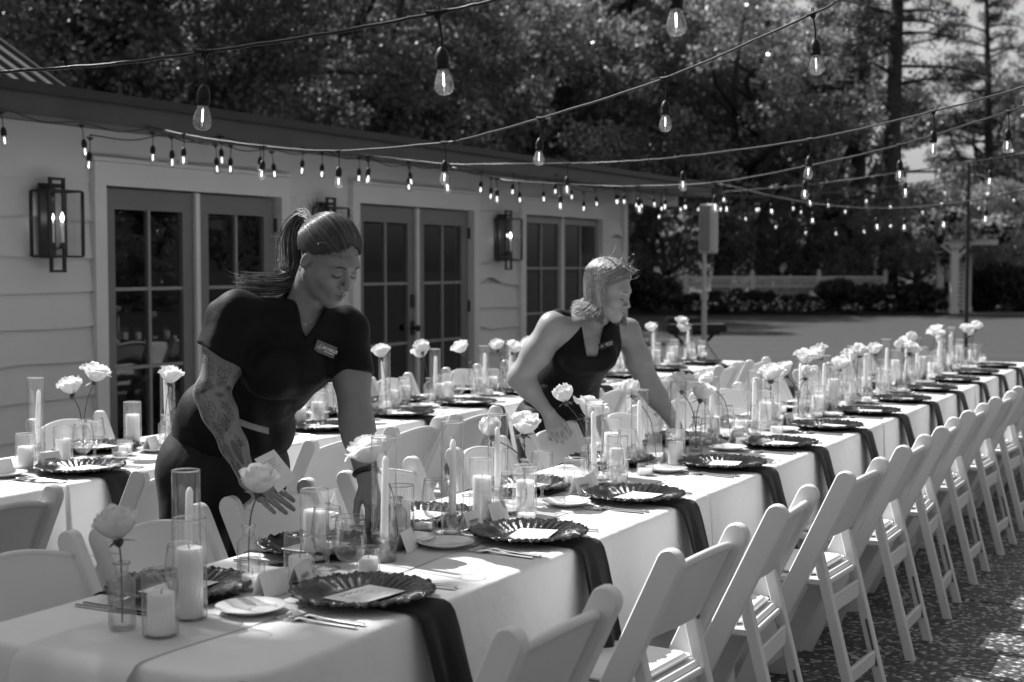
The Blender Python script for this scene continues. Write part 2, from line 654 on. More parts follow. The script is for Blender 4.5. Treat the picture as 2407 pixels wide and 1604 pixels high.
def leaf_door(u0, u1, z0, z1, st, tr, br, matd, knob=None, hinge=None, name='french_door', rows=3):
    yb, yf = .05, .0
    m = MB().box(u0, u0 + st, yf, yb, z0, z1).box(u1 - st, u1, yf, yb, z0, z1)
    m.box(u0 + st, u1 - st, yf, yb, z1 - tr, z1).box(u0 + st, u1 - st, yf, yb, z0, z0 + br)
    d = obj(name, m.mesh(name, matd), house)
    g0, g1, h0, h1 = u0 + st, u1 - st, z0 + br, z1 - tr
    gw, gh = (g1 - g0) / 2, (h1 - h0) / rows
    mm = MB().box(g0 + gw - .012, g0 + gw + .012, .004, .046, h0, h1)
    for r in range(1, rows):
        mm.box(g0, g0 + gw - .012, .006, .044, h0 + r * gh - .012, h0 + r * gh + .012)
        mm.box(g0 + gw + .012, g1, .006, .044, h0 + r * gh - .012, h0 + r * gh + .012)
    obj('muntins', mm.mesh('muntins', m_muntin), d)
    for c in range(2):
        for r in range(rows):
            tl = rnd.uniform(-.003, .003)
            x0, x1 = g0 + c * gw + .013, g0 + (c + 1) * gw - .013
            y0, y1 = h0 + r * gh + .013, h0 + (r + 1) * gh - .013
            obj('pane', MB().add([(x0, .024, y0), (x1, .024 + tl, y0), (x1, .024 + tl, y1), (x0, .024, y1)], [(0, 1, 2, 3)]).mesh('pane', m_pane), d)
    if knob is not None:
        k = MB().box(knob - .03, knob + .03, -.012, -.001, 1.12, 1.24).box(knob - .032, knob + .032, -.012, -.001, .86, .99)
        k.lathe([(0.001, 0), (.012, 0), (.012, .03), (.03, .045), (.032, .06), (.02, .072), (0.001, .074)], 12)
        kk = len(k.v)
        me = k.mesh('knob', m_black)
        # turn the lathed knob to face out of the door
        n0 = kk - 7 * 12
        for i in range(n0, kk):
            c = me.vertices[i].co
            x, y, z = c
            c.x, c.y, c.z = knob + x, -.012 - z, .925 + y
        obj('door_knob', me, d)
    if hinge is not None:
        hb = MB()
        for z in (.3, 1.05, 1.78):
            hb.box(hinge - .014, hinge + .014, -.014, -.001, z, z + .11)
        obj('hinges', hb.mesh('hinges', m_black), d)
    return d


for k, (a, b_, t) in enumerate(openings):
    mid = (a + b_) / 2
    if k < 2:
        leaf_door(a + .01, mid - .02, .03, t - .012, .125, .145, .2, m_door, hinge=None, knob=(mid - .07 if k == 1 else None))
        leaf_door(mid + .02, b_ - .035, .03, t - .012, .125, .145, .2, m_door, hinge=b_ - .02)
        obj('astragal', MB().box(mid - .028, mid + .018, -.03, -.002, .02, t - .01).mesh('astragal', m_trim), house)
        obj('threshold', MB().box(a, b_, -.05, .06, 0, .028).mesh('threshold', m_trim), house)
    else:
        leaf_door(a + .01, mid - .03, .42, t - .012, .055, .07, .07, m_muntin, name='window_sash')
        leaf_door(mid + .03, b_ - .01, .42, t - .012, .055, .07, .07, m_muntin, name='window_sash')
        obj('window_mullion', MB().box(mid - .029, mid + .029, -.012, .05, .42, t).mesh('window_mullion', m_trim), house)
        obj('apron_panel', MB().box(a, b_, -.02, .02, 0, .40).mesh('apron_panel', m_white), house)
        obj('window_sill', MB().box(a - .12, b_ + .12, -.1, -.001, .39, .418).mesh('window_sill', m_trim), house)

# roof
roof = obj('roof', MB().add([(U0 - .3, -.51, 2.60), (18.1, -.51, 2.60), (18.1, 2.5, 2.75), (U0 - .3, 2.5, 2.75),
                             (U0 - .3, -.51, 2.58), (18.1, -.51, 2.58), (18.1, 2.5, 2.73), (U0 - .3, 2.5, 2.73)],
                            [(0, 1, 2, 3), (7, 6, 5, 4), (0, 4, 5, 1), (1, 5, 6, 2), (2, 6, 7, 3), (3, 7, 4, 0)]).mesh('roof', m_rooftop), house)
obj('fascia_board', MB().box(U0 - .3, 18.1, -.49, -.455, 2.42, 2.575).mesh('fascia_board', m_fascia), roof)
obj('drip_edge', MB().box(U0 - .3, 18.12, -.525, -.512, 2.555, 2.615).mesh('drip_edge', m_black), roof)
obj('soffit', MB().box(U0 - .3, 18.08, -.45, .15, 2.445, 2.465).mesh('soffit', m_soffit), roof)
obj('end_beam', MB().box(U1 + .022, 17.9, -.1, .12, 2.30, 2.44).mesh('end_beam', m_trim), house)
obj('porch_post', MB().box(17.7, 17.83, 1.9, 2.03, 0, 2.7).mesh('porch_post', m_trim), house)


# lantern sconces
def lantern_parts():
    w, dp, h = .235, .16, .40
    f = .014
    fr = MB()
    zb, zt = .0, h
    for sx in (-w / 2, w / 2):
        for sy in (-dp, -.02):
            fr.box(sx - f / 2, sx + f / 2, sy - f / 2, sy + f / 2, zb, zt)
    for z in (zb, zt):
        for sy in (-dp, -.02):
            fr.box(-w / 2 + f / 2, w / 2 - f / 2, sy - f / 2 + .001, sy + f / 2 - .001, z - f / 2, z + f / 2)
        for sx in (-w / 2, w / 2):
            fr.box(sx - f / 2 + .001, sx + f / 2 - .001, -dp + f / 2, -.02 - f / 2, z - f / 2 + .001, z + f / 2 - .001)
    loop = MB()                                    # tall inner loop running through the lantern
    a = .045
    for sx in (-a, a):
        loop.box(sx - .008, sx + .008, -.098, -.082, -.09, h + .075)
    for z in (-.09, h + .075):
        loop.box(-a - .008, a + .008, -.099, -.081, z - .008, z + .008)
    back = MB().bevbox(-.055, .055, -.018, 0, -.01, h + .05, .004).bevbox(-.05, .03, -.10, -.019, h + .02, h + .045, .003)
    gl = MB()
    for sx in (-w / 2, w / 2):
        gl.add([(sx, -dp + .008, .01), (sx, -.028, .01), (sx, -.028, h - .01), (sx, -dp + .008, h - .01)], [(0, 1, 2, 3)])
    gl.add([(-w / 2 + .01, -dp, .01), (w / 2 - .01, -dp, .01), (w / 2 - .01, -dp, h - .01), (-w / 2 + .01, -dp, h - .01)], [(0, 1, 2, 3)])
    arm = MB()
    can, bul = MB(), MB()
    for cx in (-.035, .035):
        arm.lathe([(.004, .05), (.024, .055), (.024, .06), (.012, .075), (.012, .085)], 10, c=(cx, -.09, 0))
        can.lathe([(.011, .085), (.011, .21), (.004, .213)], 10, c=(cx, -.09, 0), cap1=True)
        bul.lathe([(.003, .213), (.009, .225), (.011, .238), (.006, .258), (.001, .272)], 10, c=(cx, -.09, 0))
    arm.tube([(-.035, -.09, .056), (0, -.09, .045), (.035, -.09, .056)], .006, 6).tube([(0, -.09, .045), (0, -.01, .05)], .006, 6)
    return [('frame', fr.mesh('lantern_frame', m_black)), ('handle_loop', loop.mesh('handle_loop', m_black)), ('back_plate', back.mesh('back_plate', m_black)),
            ('glass', gl.mesh('lantern_glass', m_pane_thin)), ('candle_arm', arm.mesh('candle_arm', m_black, True)),
            ('candle', can.mesh('lantern_candle', m_wax, True)), ('flame_bulb', bul.mesh('flame_bulb', m_flame, True))]


m_pane_thin = glass_mat('lantern_pane', .9, .5)
lp = lantern_parts()
for u, lab in ((6.80, 'black lantern on the white boards left of the first double door'),
               (9.86, 'black wall lantern half hidden behind the ponytailed woman\'s head'),
               (13.02, 'black lantern between the second double door and the window')):
    spawn('wall_lantern', lp, lab, 'lantern', (u, WV - .036, 1.57), 0, 'lanterns on the building wall', scale=(1.25, 1.12, 1.06))

# ------------------------------------------------------------------ roof of a second building behind
barn = thing('metal_roofed_shed', 'shed with pale standing-seam metal roof behind the white building', 'building', (0, 9.98, 0))
ev, eh, rv, rh, ur = 0.0, 3.12, 3.55, 5.25, 9.94
obj('wall', MB().box(5.4, ur - .25, .25, 6.8, 0, 3.1).mesh('shed_wall', m_white), barn)
slope = MB()
slope.add([(5.2, ev, eh), (ur, ev, eh), (ur, rv, rh), (5.2, rv, rh), (5.2, ev, eh - .06), (ur, ev, eh - .06), (ur, rv, rh - .06), (5.2, rv, rh - .06)],
          [(0, 1, 2, 3), (7, 6, 5, 4), (0, 4, 5, 1), (1, 5, 6, 2), (2, 6, 7, 3), (3, 7, 4, 0)])
slope.add([(5.2, rv * 2, eh), (ur, rv * 2, eh), (ur, rv + .002, rh), (5.2, rv + .002, rh)], [(3, 2, 1, 0)])
br = obj('roof', slope.mesh('shed_roof', m_metalroof), barn)
for i in range(16):
    u = ur - .03 - i * .21
    obj('seam', MB().bar((u, ev, eh + .022), (u, rv, rh + .022), .035, .05).mesh('seam', m_seam), br)
obj('ridge_vent', MB().bevbox(8.95, 9.07, 2.1, 2.22, 4.3, 4.85, .01).mesh('ridge_vent', m_metalroof), br)

# ------------------------------------------------------------------ trees
m_bark = M('bark', .045, .9, noise=(9, .5), bump=(14, .8, .03))
m_leafd = M('dark_leaves', .16, .30, spec=.8, transl=.5, noise=(1.3, .6, 2))
m_leafl = M('pale_leaves', .28, .28, spec=.8, transl=.55, noise=(1.0, .5, 2))
m_needle = M('pine_needles', .04, .5, spec=.4, transl=.25, noise=(1.5, .5, 2))
m_shrub = M('shrub_leaves', .05, .45, spec=.5, transl=.3, noise=(5, .6, 2))
m_blossom = M('white_blossom', .75, .6, transl=.3)


def leaf_quads(P, size, rng, aspect=.55, up=0.35):
    n = len(P)
    d = rng.normal(size=(n, 3))
    d[:, 2] += up * 0
    d /= np.linalg.norm(d, axis=1)[:, None]
    e = np.cross(d, rng.normal(size=(n, 3)))
    e /= np.linalg.norm(e, axis=1)[:, None]
    s = size * rng.uniform(.6, 1.4, n)[:, None]
    a, b = d * s * .5, e * s * .5 * aspect
    nrm = np.cross(d, e) * s * .08
    V = np.stack([P - a, P + b + nrm, P + a, P - b + nrm], 1).reshape(-1, 3)
    return V, np.arange(4 * n).reshape(-1, 4)


def cloud(centers, radii, n, rng, hollow=.45):
    k = rng.integers(0, len(centers), n)
    d = rng.normal(size=(n, 3))
    d /= np.linalg.norm(d, axis=1)[:, None]
    r = (hollow + (1 - hollow) * rng.random(n)) ** .7
    return np.asarray(centers)[k] + d * (r * np.asarray(radii)[k])[:, None] * np.array([1, 1, .75])


def broadleaf(seed, height, rad, nleaf, size, mat, base=.25, nclump=46):
    rng = np.random.default_rng(seed)
    cz = height * (base + 1) / 2
    hz = height * (1 - base) / 2
    C, R = [], []
    while len(C) < nclump:
        p = rng.uniform(-1, 1, 3)
        q = np.linalg.norm(p)
        if .35 < q < 1:
            C.append((p[0] * rad, p[1] * rad, cz + p[2] * hz))
            R.append((rng.uniform(.13, .27) * rad + .15) * (46 / nclump) ** .33)
    V, F = leaf_quads(cloud(C, R, nleaf, rng), size, rng)
    crown = np_mesh('crown', V, F, mat, smooth=False)
    mb = MB()
    top = height * .62
    tr = [(rng.normal() * .12 * i, rng.normal() * .12 * i, top * i / 5) for i in range(6)]
    r0 = .035 * height ** .95
    mb.tube(tr, [r0 * (1 - .13 * i) for i in range(6)], 9)
    for k in range(0, nclump, 4):
        b0 = Vector(tr[int(rng.integers(2, 5))])
        c = Vector(C[k])
        m = (b0 + c) / 2 + Vector((rng.normal() * .3, rng.normal() * .3, .3))
        mb.tube([b0, m, c], [r0 * .45, r0 * .25, r0 * .08], 6)
    return [('trunk', mb.mesh('trunk', m_bark, True)), ('crown', crown)]


def pine(seed, height, nleaf, base=.35, spread=3.2):
    rng = np.random.default_rng(seed)
    mb = MB()
    r0 = .016 * height
    lean = rng.normal(size=2) * .02
    tr = [(lean[0] * z, lean[1] * z, z) for z in np.linspace(0, height, 9)]
    mb.tube(tr, [r0 * (1 - .105 * i) for i in range(9)], 10)
    C, R = [], []
    z = height * base
    while z < height * .98:
        f = (z / height - base) / (1 - base)
        L = spread * (1 - .75 * f) * rng.uniform(.55, 1.15)
        a = rng.uniform(0, 6.28)
        o = Vector((lean[0] * z, lean[1] * z, z))
        d = Vector((math.cos(a), math.sin(a), rng.uniform(-.15, .3)))
        e = o + d * L
        mb.tube([o, o + d * L * .5 + Vector((0, 0, .12)), e], [r0 * .22, r0 * .13, r0 * .05], 5)
        for s in np.linspace(.4, 1.05, 5):
            C.append(tuple(o + d * L * s + Vector((rng.normal() * .25, rng.normal() * .25, rng.normal() * .12 + .1))))
            R.append(rng.uniform(.28, .55))
        z += rng.uniform(.12, .34)
    P = cloud(C, R, nleaf, rng, .1)
    V, F = leaf_quads(P, .30, rng, aspect=.10)
    return [('trunk', mb.mesh('pine_trunk', m_bark, True)), ('crown', np_mesh('pine_crown', V, F, m_needle, False))]


oak = [broadleaf(s, 10.5, 4.2, 30000, .15, m_leafd, .2) for s in (1, 2, 3)]
pale = [broadleaf(s, 9.5, 3.2, 19000, .13, m_leafl, .12, 110) for s in (4, 5)]
bushy = [broadleaf(s, 5.0, 2.6, 16000, .12, m_leafl, .04, 40) for s in (6,)]
pines = [pine(s, 20, 15000) for s in (11, 12, 13)]
tree_no = {}


def tree_at(px, D, kind, label, scale=1.0, cat='tree', group='trees behind the garden'):
    p = PD(px, 700, D)
    parts, nm = kind
    return spawn(nm, parts, label, cat, (p.x, p.y, -.05), rnd.uniform(0, 6.28), group, scale)


rowA = [(-350, 19), (-60, 21), (240, 22), (520, 24), (800, 29), (1060, 33), (1300, 37), (1480, 44)]
for i, (x, D) in enumerate(rowA):
    tree_at(x, D, (oak[i % 3], 'oak_tree'), '%s dark oak from the left in the row close behind the white building' % ORD[i], rnd.uniform(.95, 1.15) * (1 if i < 4 else 1.25))
rowB = [(-300, 33), (60, 34), (400, 35), (700, 36), (1000, 38), (1260, 38), (1500, 41), (1790, 50), (2030, 50), (2300, 46), (2560, 44)]
for i, (x, D) in enumerate(rowB):
    tree_at(x, D, (oak[(i + 1) % 3], 'oak_tree'), '%s dark tree from the left in the far wood behind' % ORD[i], (1.5 if i < 8 else 1.05) * rnd.uniform(.93, 1.07),
            group='trees of the far wood')
for i, (x, D, s, lab) in enumerate([(1690, 35, 1.3, 'pale small-leaved tree above the white speaker column'),
                                    (1880, 36, 1.25, 'pale leafy tree just left of the two pine trunks'),
                                    (1290, 33, 1.15, 'sparse pale tree above the middle of the building roof'),
                                    (560, 27, 1.2, 'pale leafy tree among the dark oaks above the roof'),
                                    (930, 30, 1.3, 'pale leafy tree with sunlit top right of centre roof')]):
    tree_at(x, D, (pale[i % 2], 'leafy_tree'), lab, s)
for i, (x, D, s, lab) in enumerate([(2005, 36, 1.05, 'tall pine with thin dark trunk, left one of the pair'),
                                    (2085, 34, 1.1, 'tall pine with thick dark trunk, right one of the pair'),
                                    (2330, 40, .8, 'pine whose branches spread across the bright sky'),
                                    (75, 26, 1.0, 'dark pine trunk rising above the metal shed roof'),
                                    (1790, 44, .95, 'far pine standing behind the pale trees'),
                                    (2520, 38, .75, 'pine at the edge of the bright sky gap')]):
    tree_at(x, D, (pines[i % 3], 'pine_tree'), lab, s, group='pine trees')
for i, (x, D, s, lab) in enumerate([(2150, 33.5, .86, 'pale flowering shrub tree behind the dark pole'), (2330, 36, .95, 'rounded pale shrub tree at the edge of the garden'),
                                    (1862, 39.5, 1.25, 'broad bushy tree filling the gap behind the fence'), (2010, 35.5, .75, 'low bushy tree behind the garden bed'), (1560, 37, .9, 'bushy tree behind the lattice fence'),
                                    (1830, 36.5, .8, 'bushy tree between fence and tall pines'), (2500, 33, .9, 'bushy shrub tree past the arbor')]):
    tree_at(x, D, (bushy[0], 'shrub_tree'), lab, s, cat='shrub tree', group='shrubby trees by the garden')
# the tree whose crown shades the near end of the front table, and the far side of the garden mirrored in the doors
spawn('oak_tree', broadleaf(17, 14, 3.0, 60000, .17, m_leafd, .36, 190), 'tall narrow oak beside the shed, beyond the left edge', 'tree', (1.42, 10.8, 0), 1.0, 'trees around the garden')
for i in range(13):
    x = -22 + i * 6.0
    spawn('oak_tree', oak[i % 3], '%s oak along the far side of the garden, seen only mirrored in the doors' % ORD[i], 'tree', (x + rnd.uniform(-1, 1), -27 + rnd.uniform(-4, 4), -.4), i * 1.3, 'trees mirrored in the doors', rnd.uniform(.8, 1.35))
for i in range(7):
    spawn('shrub_tree', bushy[0], '%s shrub along the far side of the garden, seen only mirrored in the doors' % ORD[i], 'shrub tree', (-12 + i * 8.0 + rnd.uniform(-1, 1), -21 + rnd.uniform(-2, 2), -.3), i * 1.7, 'shrubs mirrored in the doors', rnd.uniform(.5, .8))

# ------------------------------------------------------------------ garden bed, fence, arbor, path
fa, fb = PD(1455, 740, 33.2), PD(2080, 740, 33.2)
ga, gb = PD(1300, 738, 31.2), PD(2240, 738, 31.2)
dv = FV * 3.2
struct('garden_bed', MB().add([ga + Vector((0, 0, .02 - ga.z)), gb + Vector((0, 0, .02 - gb.z)), gb + dv + Vector((0, 0, .02 - gb.z)), ga + dv + Vector((0, 0, .02 - ga.z))], [(0, 1, 2, 3)]).mesh('garden_bed', m_mulch), 'dark planted bed along the fence')
pa, pb = PD(2255, 735, 31.5), PD(2900, 735, 31.5)
struct('path', MB().add([(pa.x, pa.y, -.02), (pb.x, pb.y, -.02), tuple(pb + FV * 3 + Vector((0, 0, -.02 - pb.z))), tuple(pa + FV * 3 + Vector((0, 0, -.02 - pa.z)))], [(0, 1, 2, 3)]).mesh('path', m_path), 'pale path through the arbor')
fdir = (fb - fa)
fdir.z = 0
flen = fdir.length
frz = math.atan2(fdir.y, fdir.x)
fence = thing('lattice_fence', 'white lattice-topped garden fence along the far bed', 'fence', (fa.x, fa.y, 0), (0, 0, frz))
npan = 4
pw_ = flen / npan
post_me = MB().bevbox(-.06, .06, -.06, .06, 0, 1.22, .01).bevbox(-.085, .085, -.085, .085, 1.2205, 1.27, .012).lathe([(.03, 1.27), (.065, 1.31), (.05, 1.36), (.001, 1.385)], 10).mesh('fence_post', m_trim)
rail_me = MB().box(.061, pw_ - .061, -.03, .03, 1.10, 1.16).mesh('fence_rail', m_trim)
rail2_me = MB().box(.061, pw_ - .061, -.03, .03, .80, .85).mesh('fence_rail', m_trim)
rail3_me = MB().box(.061, pw_ - .061, -.03, .03, .12, .2).mesh('fence_rail', m_trim)
lat = MB()
x = .1
while x < pw_ - .1:
    lat.box(x, x + .035, -.01, .01, .2, 1.1)
    x += .105
for z in (.9, .98, 1.04):
    lat.box(.062, pw_ - .062, -.022, -.012, z, z + .025)
lat_me = lat.mesh('lattice', m_trim)
for k in range(npan + 1):
    obj('post', post_me, fence, (k * pw_, 0, 0))
    if k < npan:
        obj('rail', rail_me, fence, (k * pw_, 0, 0))
        obj('rail', rail2_me, fence, (k * pw_, 0, 0))
        obj('rail', rail3_me, fence, (k * pw_, 0, 0))
        l = obj('lattice', lat_me, fence, (k * pw_, 0, 0))
        l['kind'] = 'stuff'
p = PD(2400, 740, 34)
obj_f = spawn('fence_post', [('post', post_me)], 'lone white capped fence post near the right edge beyond the path', 'fence post', (p.x, p.y, 0), frz)

# bushes of the bed
rngb = np.random.default_rng(5)


def bush_parts(seed, h, r, n, size, flowers=0):
    rng = np.random.default_rng(seed)
    C = [(rng.uniform(-r, r) * .7, rng.uniform(-r, r) * .5, rng.uniform(.2, .75) * h) for _ in range(9)]
    R = [rng.uniform(.25, .4) * min(h, r * 1.6) for _ in C]
    P = cloud(C, R, n, rng)
    P[:, 2] = np.abs(P[:, 2])
    V, F = leaf_quads(P, size, rng)
    out = [('foliage', np_mesh('foliage', V, F, m_shrub, False))]
    st = MB()
    for k in range(4):
        st.tube([(rng.normal() * .05, rng.normal() * .05, 0), (C[k][0], C[k][1], C[k][2])], [.02, .008], 5)
    out.append(('stems', st.mesh('stems', m_bark)))
    if flowers:
        fP = cloud(C, [q * 1.05 for q in R], flowers, rng, .9)
        V, F = leaf_quads(fP, size * 1.3, rng, .9)
        out.append(('blossoms', np_mesh('blossoms', V, F, m_blossom, False)))
    return out


bpro = [bush_parts(21, .8, .8, 2600, .10), bush_parts(22, .65, .8, 2400, .09, 40), bush_parts(23, 1.25, 1.1, 4000, .11), bush_parts(24, .45, .6, 1500, .09, 90)]
bspots = [(1480, 32.2, 2), (1530, 32.4, 2), (1600, 32.3, 0), (1660, 32.5, 0), (1712, 32.3, 1), (1765, 32.5, 0), (1815, 32.3, 1), (1868, 32.5, 0), (1920, 32.4, 1), (1975, 32.5, 2),
          (2030, 32.3, 2), (2075, 32.2, 3), (2110, 32.4, 1), (2155, 32.4, 0), (2190, 32.4, 1), (1640, 31.6, 3), (1740, 31.6, 3), (1840, 31.6, 3), (1900, 31.6, 3), (2000, 31.6, 3), (1690, 31.7, 1), (1790, 31.7, 3),
          (2330, 33, 2), (2385, 33.5, 0), (2300, 36, 2), (2440, 33, 2), (2290, 33.4, 0), (2360, 34.8, 3)]
kinds = ['leafy green shrub', 'shrub with scattered white flowers', 'big dark shrub', 'low white-flowering plant']
cnt = [0] * 4
for (x, D, k) in bspots:
    p = PD(x, 740, D)
    cnt[k] += 1
    spawn('garden_shrub', bpro[k], '%s %s from the left in the garden bed' % (ORD[cnt[k] - 1], kinds[k]), 'shrub', (p.x, p.y, 0), rnd.uniform(0, 6), 'shrubs of the garden bed', rnd.uniform(.75, 1.0) if 1590 < x < 2100 else rnd.uniform(1.0, 1.5))

# arbor
p = PD(2241, 740, 31.2)
arb = thing('garden_arbor', 'white garden arbor with square columns, overgrown with pale blossom', 'arbor', (p.x, p.y, 0), (0, 0, frz))
colm = MB().bevbox(-.14, .14, -.14, .14, 0, .18, .01).bevbox(-.115, .115, -.115, .115, .181, 2.0, .012).bevbox(-.15, .15, -.15, .15, 2.001, 2.06, .01).bevbox(-.2, .2, -.2, .2, 2.061, 2.16, .015)
colme = colm.mesh('arbor_column', m_trim)
for (x, y) in ((0, 0), (0, 1.5), (1.0, 1.85)):
    obj('column', colme, arb, (x, y, 0))
bm_ = MB()
for y in (0, 1.5):
    bm_.box(-.35, 1.35, y - .05, y + .05, 2.161, 2.34)
obj('beam', bm_.mesh('beam', m_trim), arb)
br_ = MB()
for y in (0, 1.5):
    br_.bar((.1, y, 1.75), (.48, y, 2.16), .07, .09).bar((-.1, y, 1.9), (-.42, y, 2.16), .07, .07)
obj('brace', br_.mesh('brace', m_trim), arb)
for k in range(4):
    obj('rafter', MB().box(-.3 + k * .36, -.25 + k * .36, -.5, 2.0, 2.341, 2.45).mesh('rafter', m_trim), arb)
vin = bush_parts(31, .9, 1.5, 5000, .11, 700)
for nm, me in (('vine', vin[0][1]), ('blossom', vin[2][1])):
    obj(nm, me, arb, (.6, .6, 2.25), (0, 0, .4), 1.15)
    obj(nm, me, arb, (-.15, .3, 2.2), (0, 0, 2.1), .8)
    obj(nm, me, arb, (1.3, .9, 2.15), (0, 0, 3.4), 1.1)
    obj(nm, me, arb, (.3, 1.3, 1.5), (0, 0, 1.2), .6)
sp = MB()
for k in range(14):
    sp.box(.25, .8, 1.55, 1.58, .1 + k * .14, .1 + k * .14 + .1)
sp.box(.22, .26, 1.53, 1.6, 0, 2.1).box(.79, .83, 1.53, 1.6, 0, 2.1)
obj('trellis', sp.mesh('trellis', m_trim), arb)

# ------------------------------------------------------------------ dark pole carrying the lights
p = PH(2270, 838, 0)
pole_base = p
spawn('light_pole', [('post', MB().tube([(0, 0, 0), (0, 0, 3.2)], [.035, .03], 10).mesh('post', m_black, 'angle')), ('base_plate', MB().bevbox(-.14, .14, -.14, .14, -.02, .012, .004).mesh('base_plate', m_black)),
      ('eye_hook', MB().tube([(0, 0, 3.19), (0, 0, 3.24), (.03, 0, 3.27), (0, 0, 3.3), (-.03, 0, 3.27), (0, 0, 3.24)], .006, 6).mesh('eye_hook', m_black))],
      'thin black pole on the lawn holding up the string lights', 'pole', (p.x, p.y, 0))

# loudspeaker on a stand, keyboard rig beside it
m_spk = M('speaker_white', .62, .5, noise=(4, .04))
m_grille = M('speaker_grille', .28, .6, noise=(60, .2))
p = PD(1655, 780, 12.6)
st = MB().tube([(0, 0, .35), (0, 0, 1.15)], .035, 10).tube([(0, 0, 1.1), (0, 0, 1.66)], .026, 10)
ring = MB().tube([(0, 0, 1.08), (0, 0, 1.16)], .05, 12)
knob_ = MB().tube([(.045, 0, 1.12), (.085, 0, 1.12)], .014, 8)
legs = []
for k in range(3):
    a = k * 2.094 + .3
    legs.append(('leg', MB().tube([(.03 * math.cos(a), .03 * math.sin(a), .55), (.5 * math.cos(a), .5 * math.sin(a), .0)], .016, 6).mesh('stand_leg', m_spk)))
spawn('speaker_stand', [('pole', st.mesh('stand_pole', m_spk, 'angle')), ('collar', ring.mesh('collar', m_spk, 'angle')), ('clamp_knob', knob_.mesh('clamp_knob', m_spk))] + legs,
      'white tripod speaker stand beside the keyboard', 'stand', (p.x, p.y, 0))
body = MB().bevbox(-.105, .105, -.02, .20, 0, .63, .02)
gril = MB().bevbox(-.085, .04, -.034, -.0205, .04, .60, .006)
spk = spawn('speaker', [('cabinet', body.mesh('cabinet', m_spk)), ('grille', gril.mesh('grille', m_grille))], 'tall white loudspeaker on its white stand', 'speaker', (p.x, p.y - .03, 1.661), AZ - math.pi / 2 - .35)
q = PD(1632, 790, 13.1)
kb = MB().bevbox(-.40, .40, -.16, .16, .64, .74, .012)
kbp = [('body', kb.mesh('keyboard_body', m_black)), ('keys', MB().bevbox(-.36, .36, -.15, .02, .741, .756, .003).mesh('keys', m_china))]
kr = spawn('keyboard', kbp, 'black electronic keyboard on its stand at the lawn edge', 'keyboard', (q.x, q.y, 0), AZ - math.pi / 2 + .1)
xs = MB().bar((-.34, 0, 0), (.28, 0, .63), .04, .03, (0, 1, 0)).bar((.34, .04, 0), (-.28, .04, .63), .04, .03, (0, 1, 0))
spawn('keyboard_stand', [('cross_bars', xs.mesh('cross_bars', m_black)), ('feet', MB().box(-.39, -.34, -.2, .2, 0, .03).box(.34, .39, -.2, .2, 0, .03).mesh('feet', m_black)), ('top_rail', MB().box(-.3, .3, -.17, -.14, .60, .639).box(-.3, .3, .14, .17, .60, .639).mesh('top_rail', m_black))],
      'black crossed stand under the keyboard', 'stand', (q.x, q.y, 0), AZ - math.pi / 2 + .1)
mx_ = MB().bevbox(-.22, .22, -.14, .14, 0, .07, .01)
mk = MB()
for i in range(8):
    mk.lathe([(.012, .07), (.01, .09), (.001, .091)], 8, c=(-.18 + i * .05, .04, 0))
spawn('mixer', [('case', mx_.mesh('mixer_case', m_black)), ('dials', mk.mesh('dials', m_screw))], 'small black mixing desk lying on the keyboard', 'mixer', (q.x - .16 * RV.x, q.y - .16 * RV.y, .757), AZ - math.pi / 2 + .1)
ms = MB().tube([(0, 0, 0), (0, 0, 1.5)], .013, 8).tube([(-.05, 0, 1.49), (-.42, 0, 1.38)], .01, 8).lathe([(.12, 0), (.12, .02), (.02, .03)], 14, cap0=True)
q2 = q + RV * .16 + FV * .25
spawn('microphone_stand', [('boom_stand', ms.mesh('boom_stand', m_black)), ('microphone', MB().tube([(-.42, 0, 1.38), (-.55, 0, 1.35)], [.014, .024], 8).mesh('microphone', m_black))],
      'black microphone stand behind the keyboard', 'stand', (q2.x, q2.y, -.02), AZ - math.pi / 2)
# ------------------------------------------------------------------ string lights
drop_me = MB().tube([(0, 0, 0), (0.004, 0, -.03), (.007, .002, -.06), (.004, 0, -.085)], .0028, 6).tube([(-.028, 0, .003), (-.012, 0, .001), (.012, 0, .001), (.028, 0, .003)], [.0055, .0065, .0065, .0055], 8)
drop_me.lathe([(.010, -.004), (.009, -.010), (.004, -.016)], 8).tube([(-.004, 0, .008), (-.006, 0, .016), (0, 0, .021), (.006, 0, .016), (.004, 0, .008)], .0018, 5)
drop_me.lathe([(.003, -.082), (.010, -.088), (.0155, -.099), (.0175, -.108), (.0175, -.120), (.0165, -.121), (.0175, -.123), (.0165, -.126), (.0175, -.128), (.0165, -.132), (.0150, -.137)], 14, cap1=True, c=(.004, 0, 0))
sock_me = drop_me.mesh('socket', m_socket, 'angle')
bulb_me = MB().lathe([(.0125, -.136), (.0135, -.141), (.0175, -.152), (.0218, -.164), (.0242, -.175), (.0238, -.184), (.0195, -.193), (.012, -.1985), (.001, -.2005)], 18, c=(.004, 0, 0)).mesh('bulb', m_bulb, True)
fil_me = MB().lathe([(.0016, -.146), (.0022, -.149), (.0022, -.176), (.001, -.178)], 8, c=(.004, 0, 0)).mesh('filament', m_filament, True)
fil_far_me = MB().lathe([(.0016, -.146), (.0028, -.149), (.0028, -.180), (.001, -.182)], 6, c=(.004, 0, 0)).mesh('filament', m_filament, True)


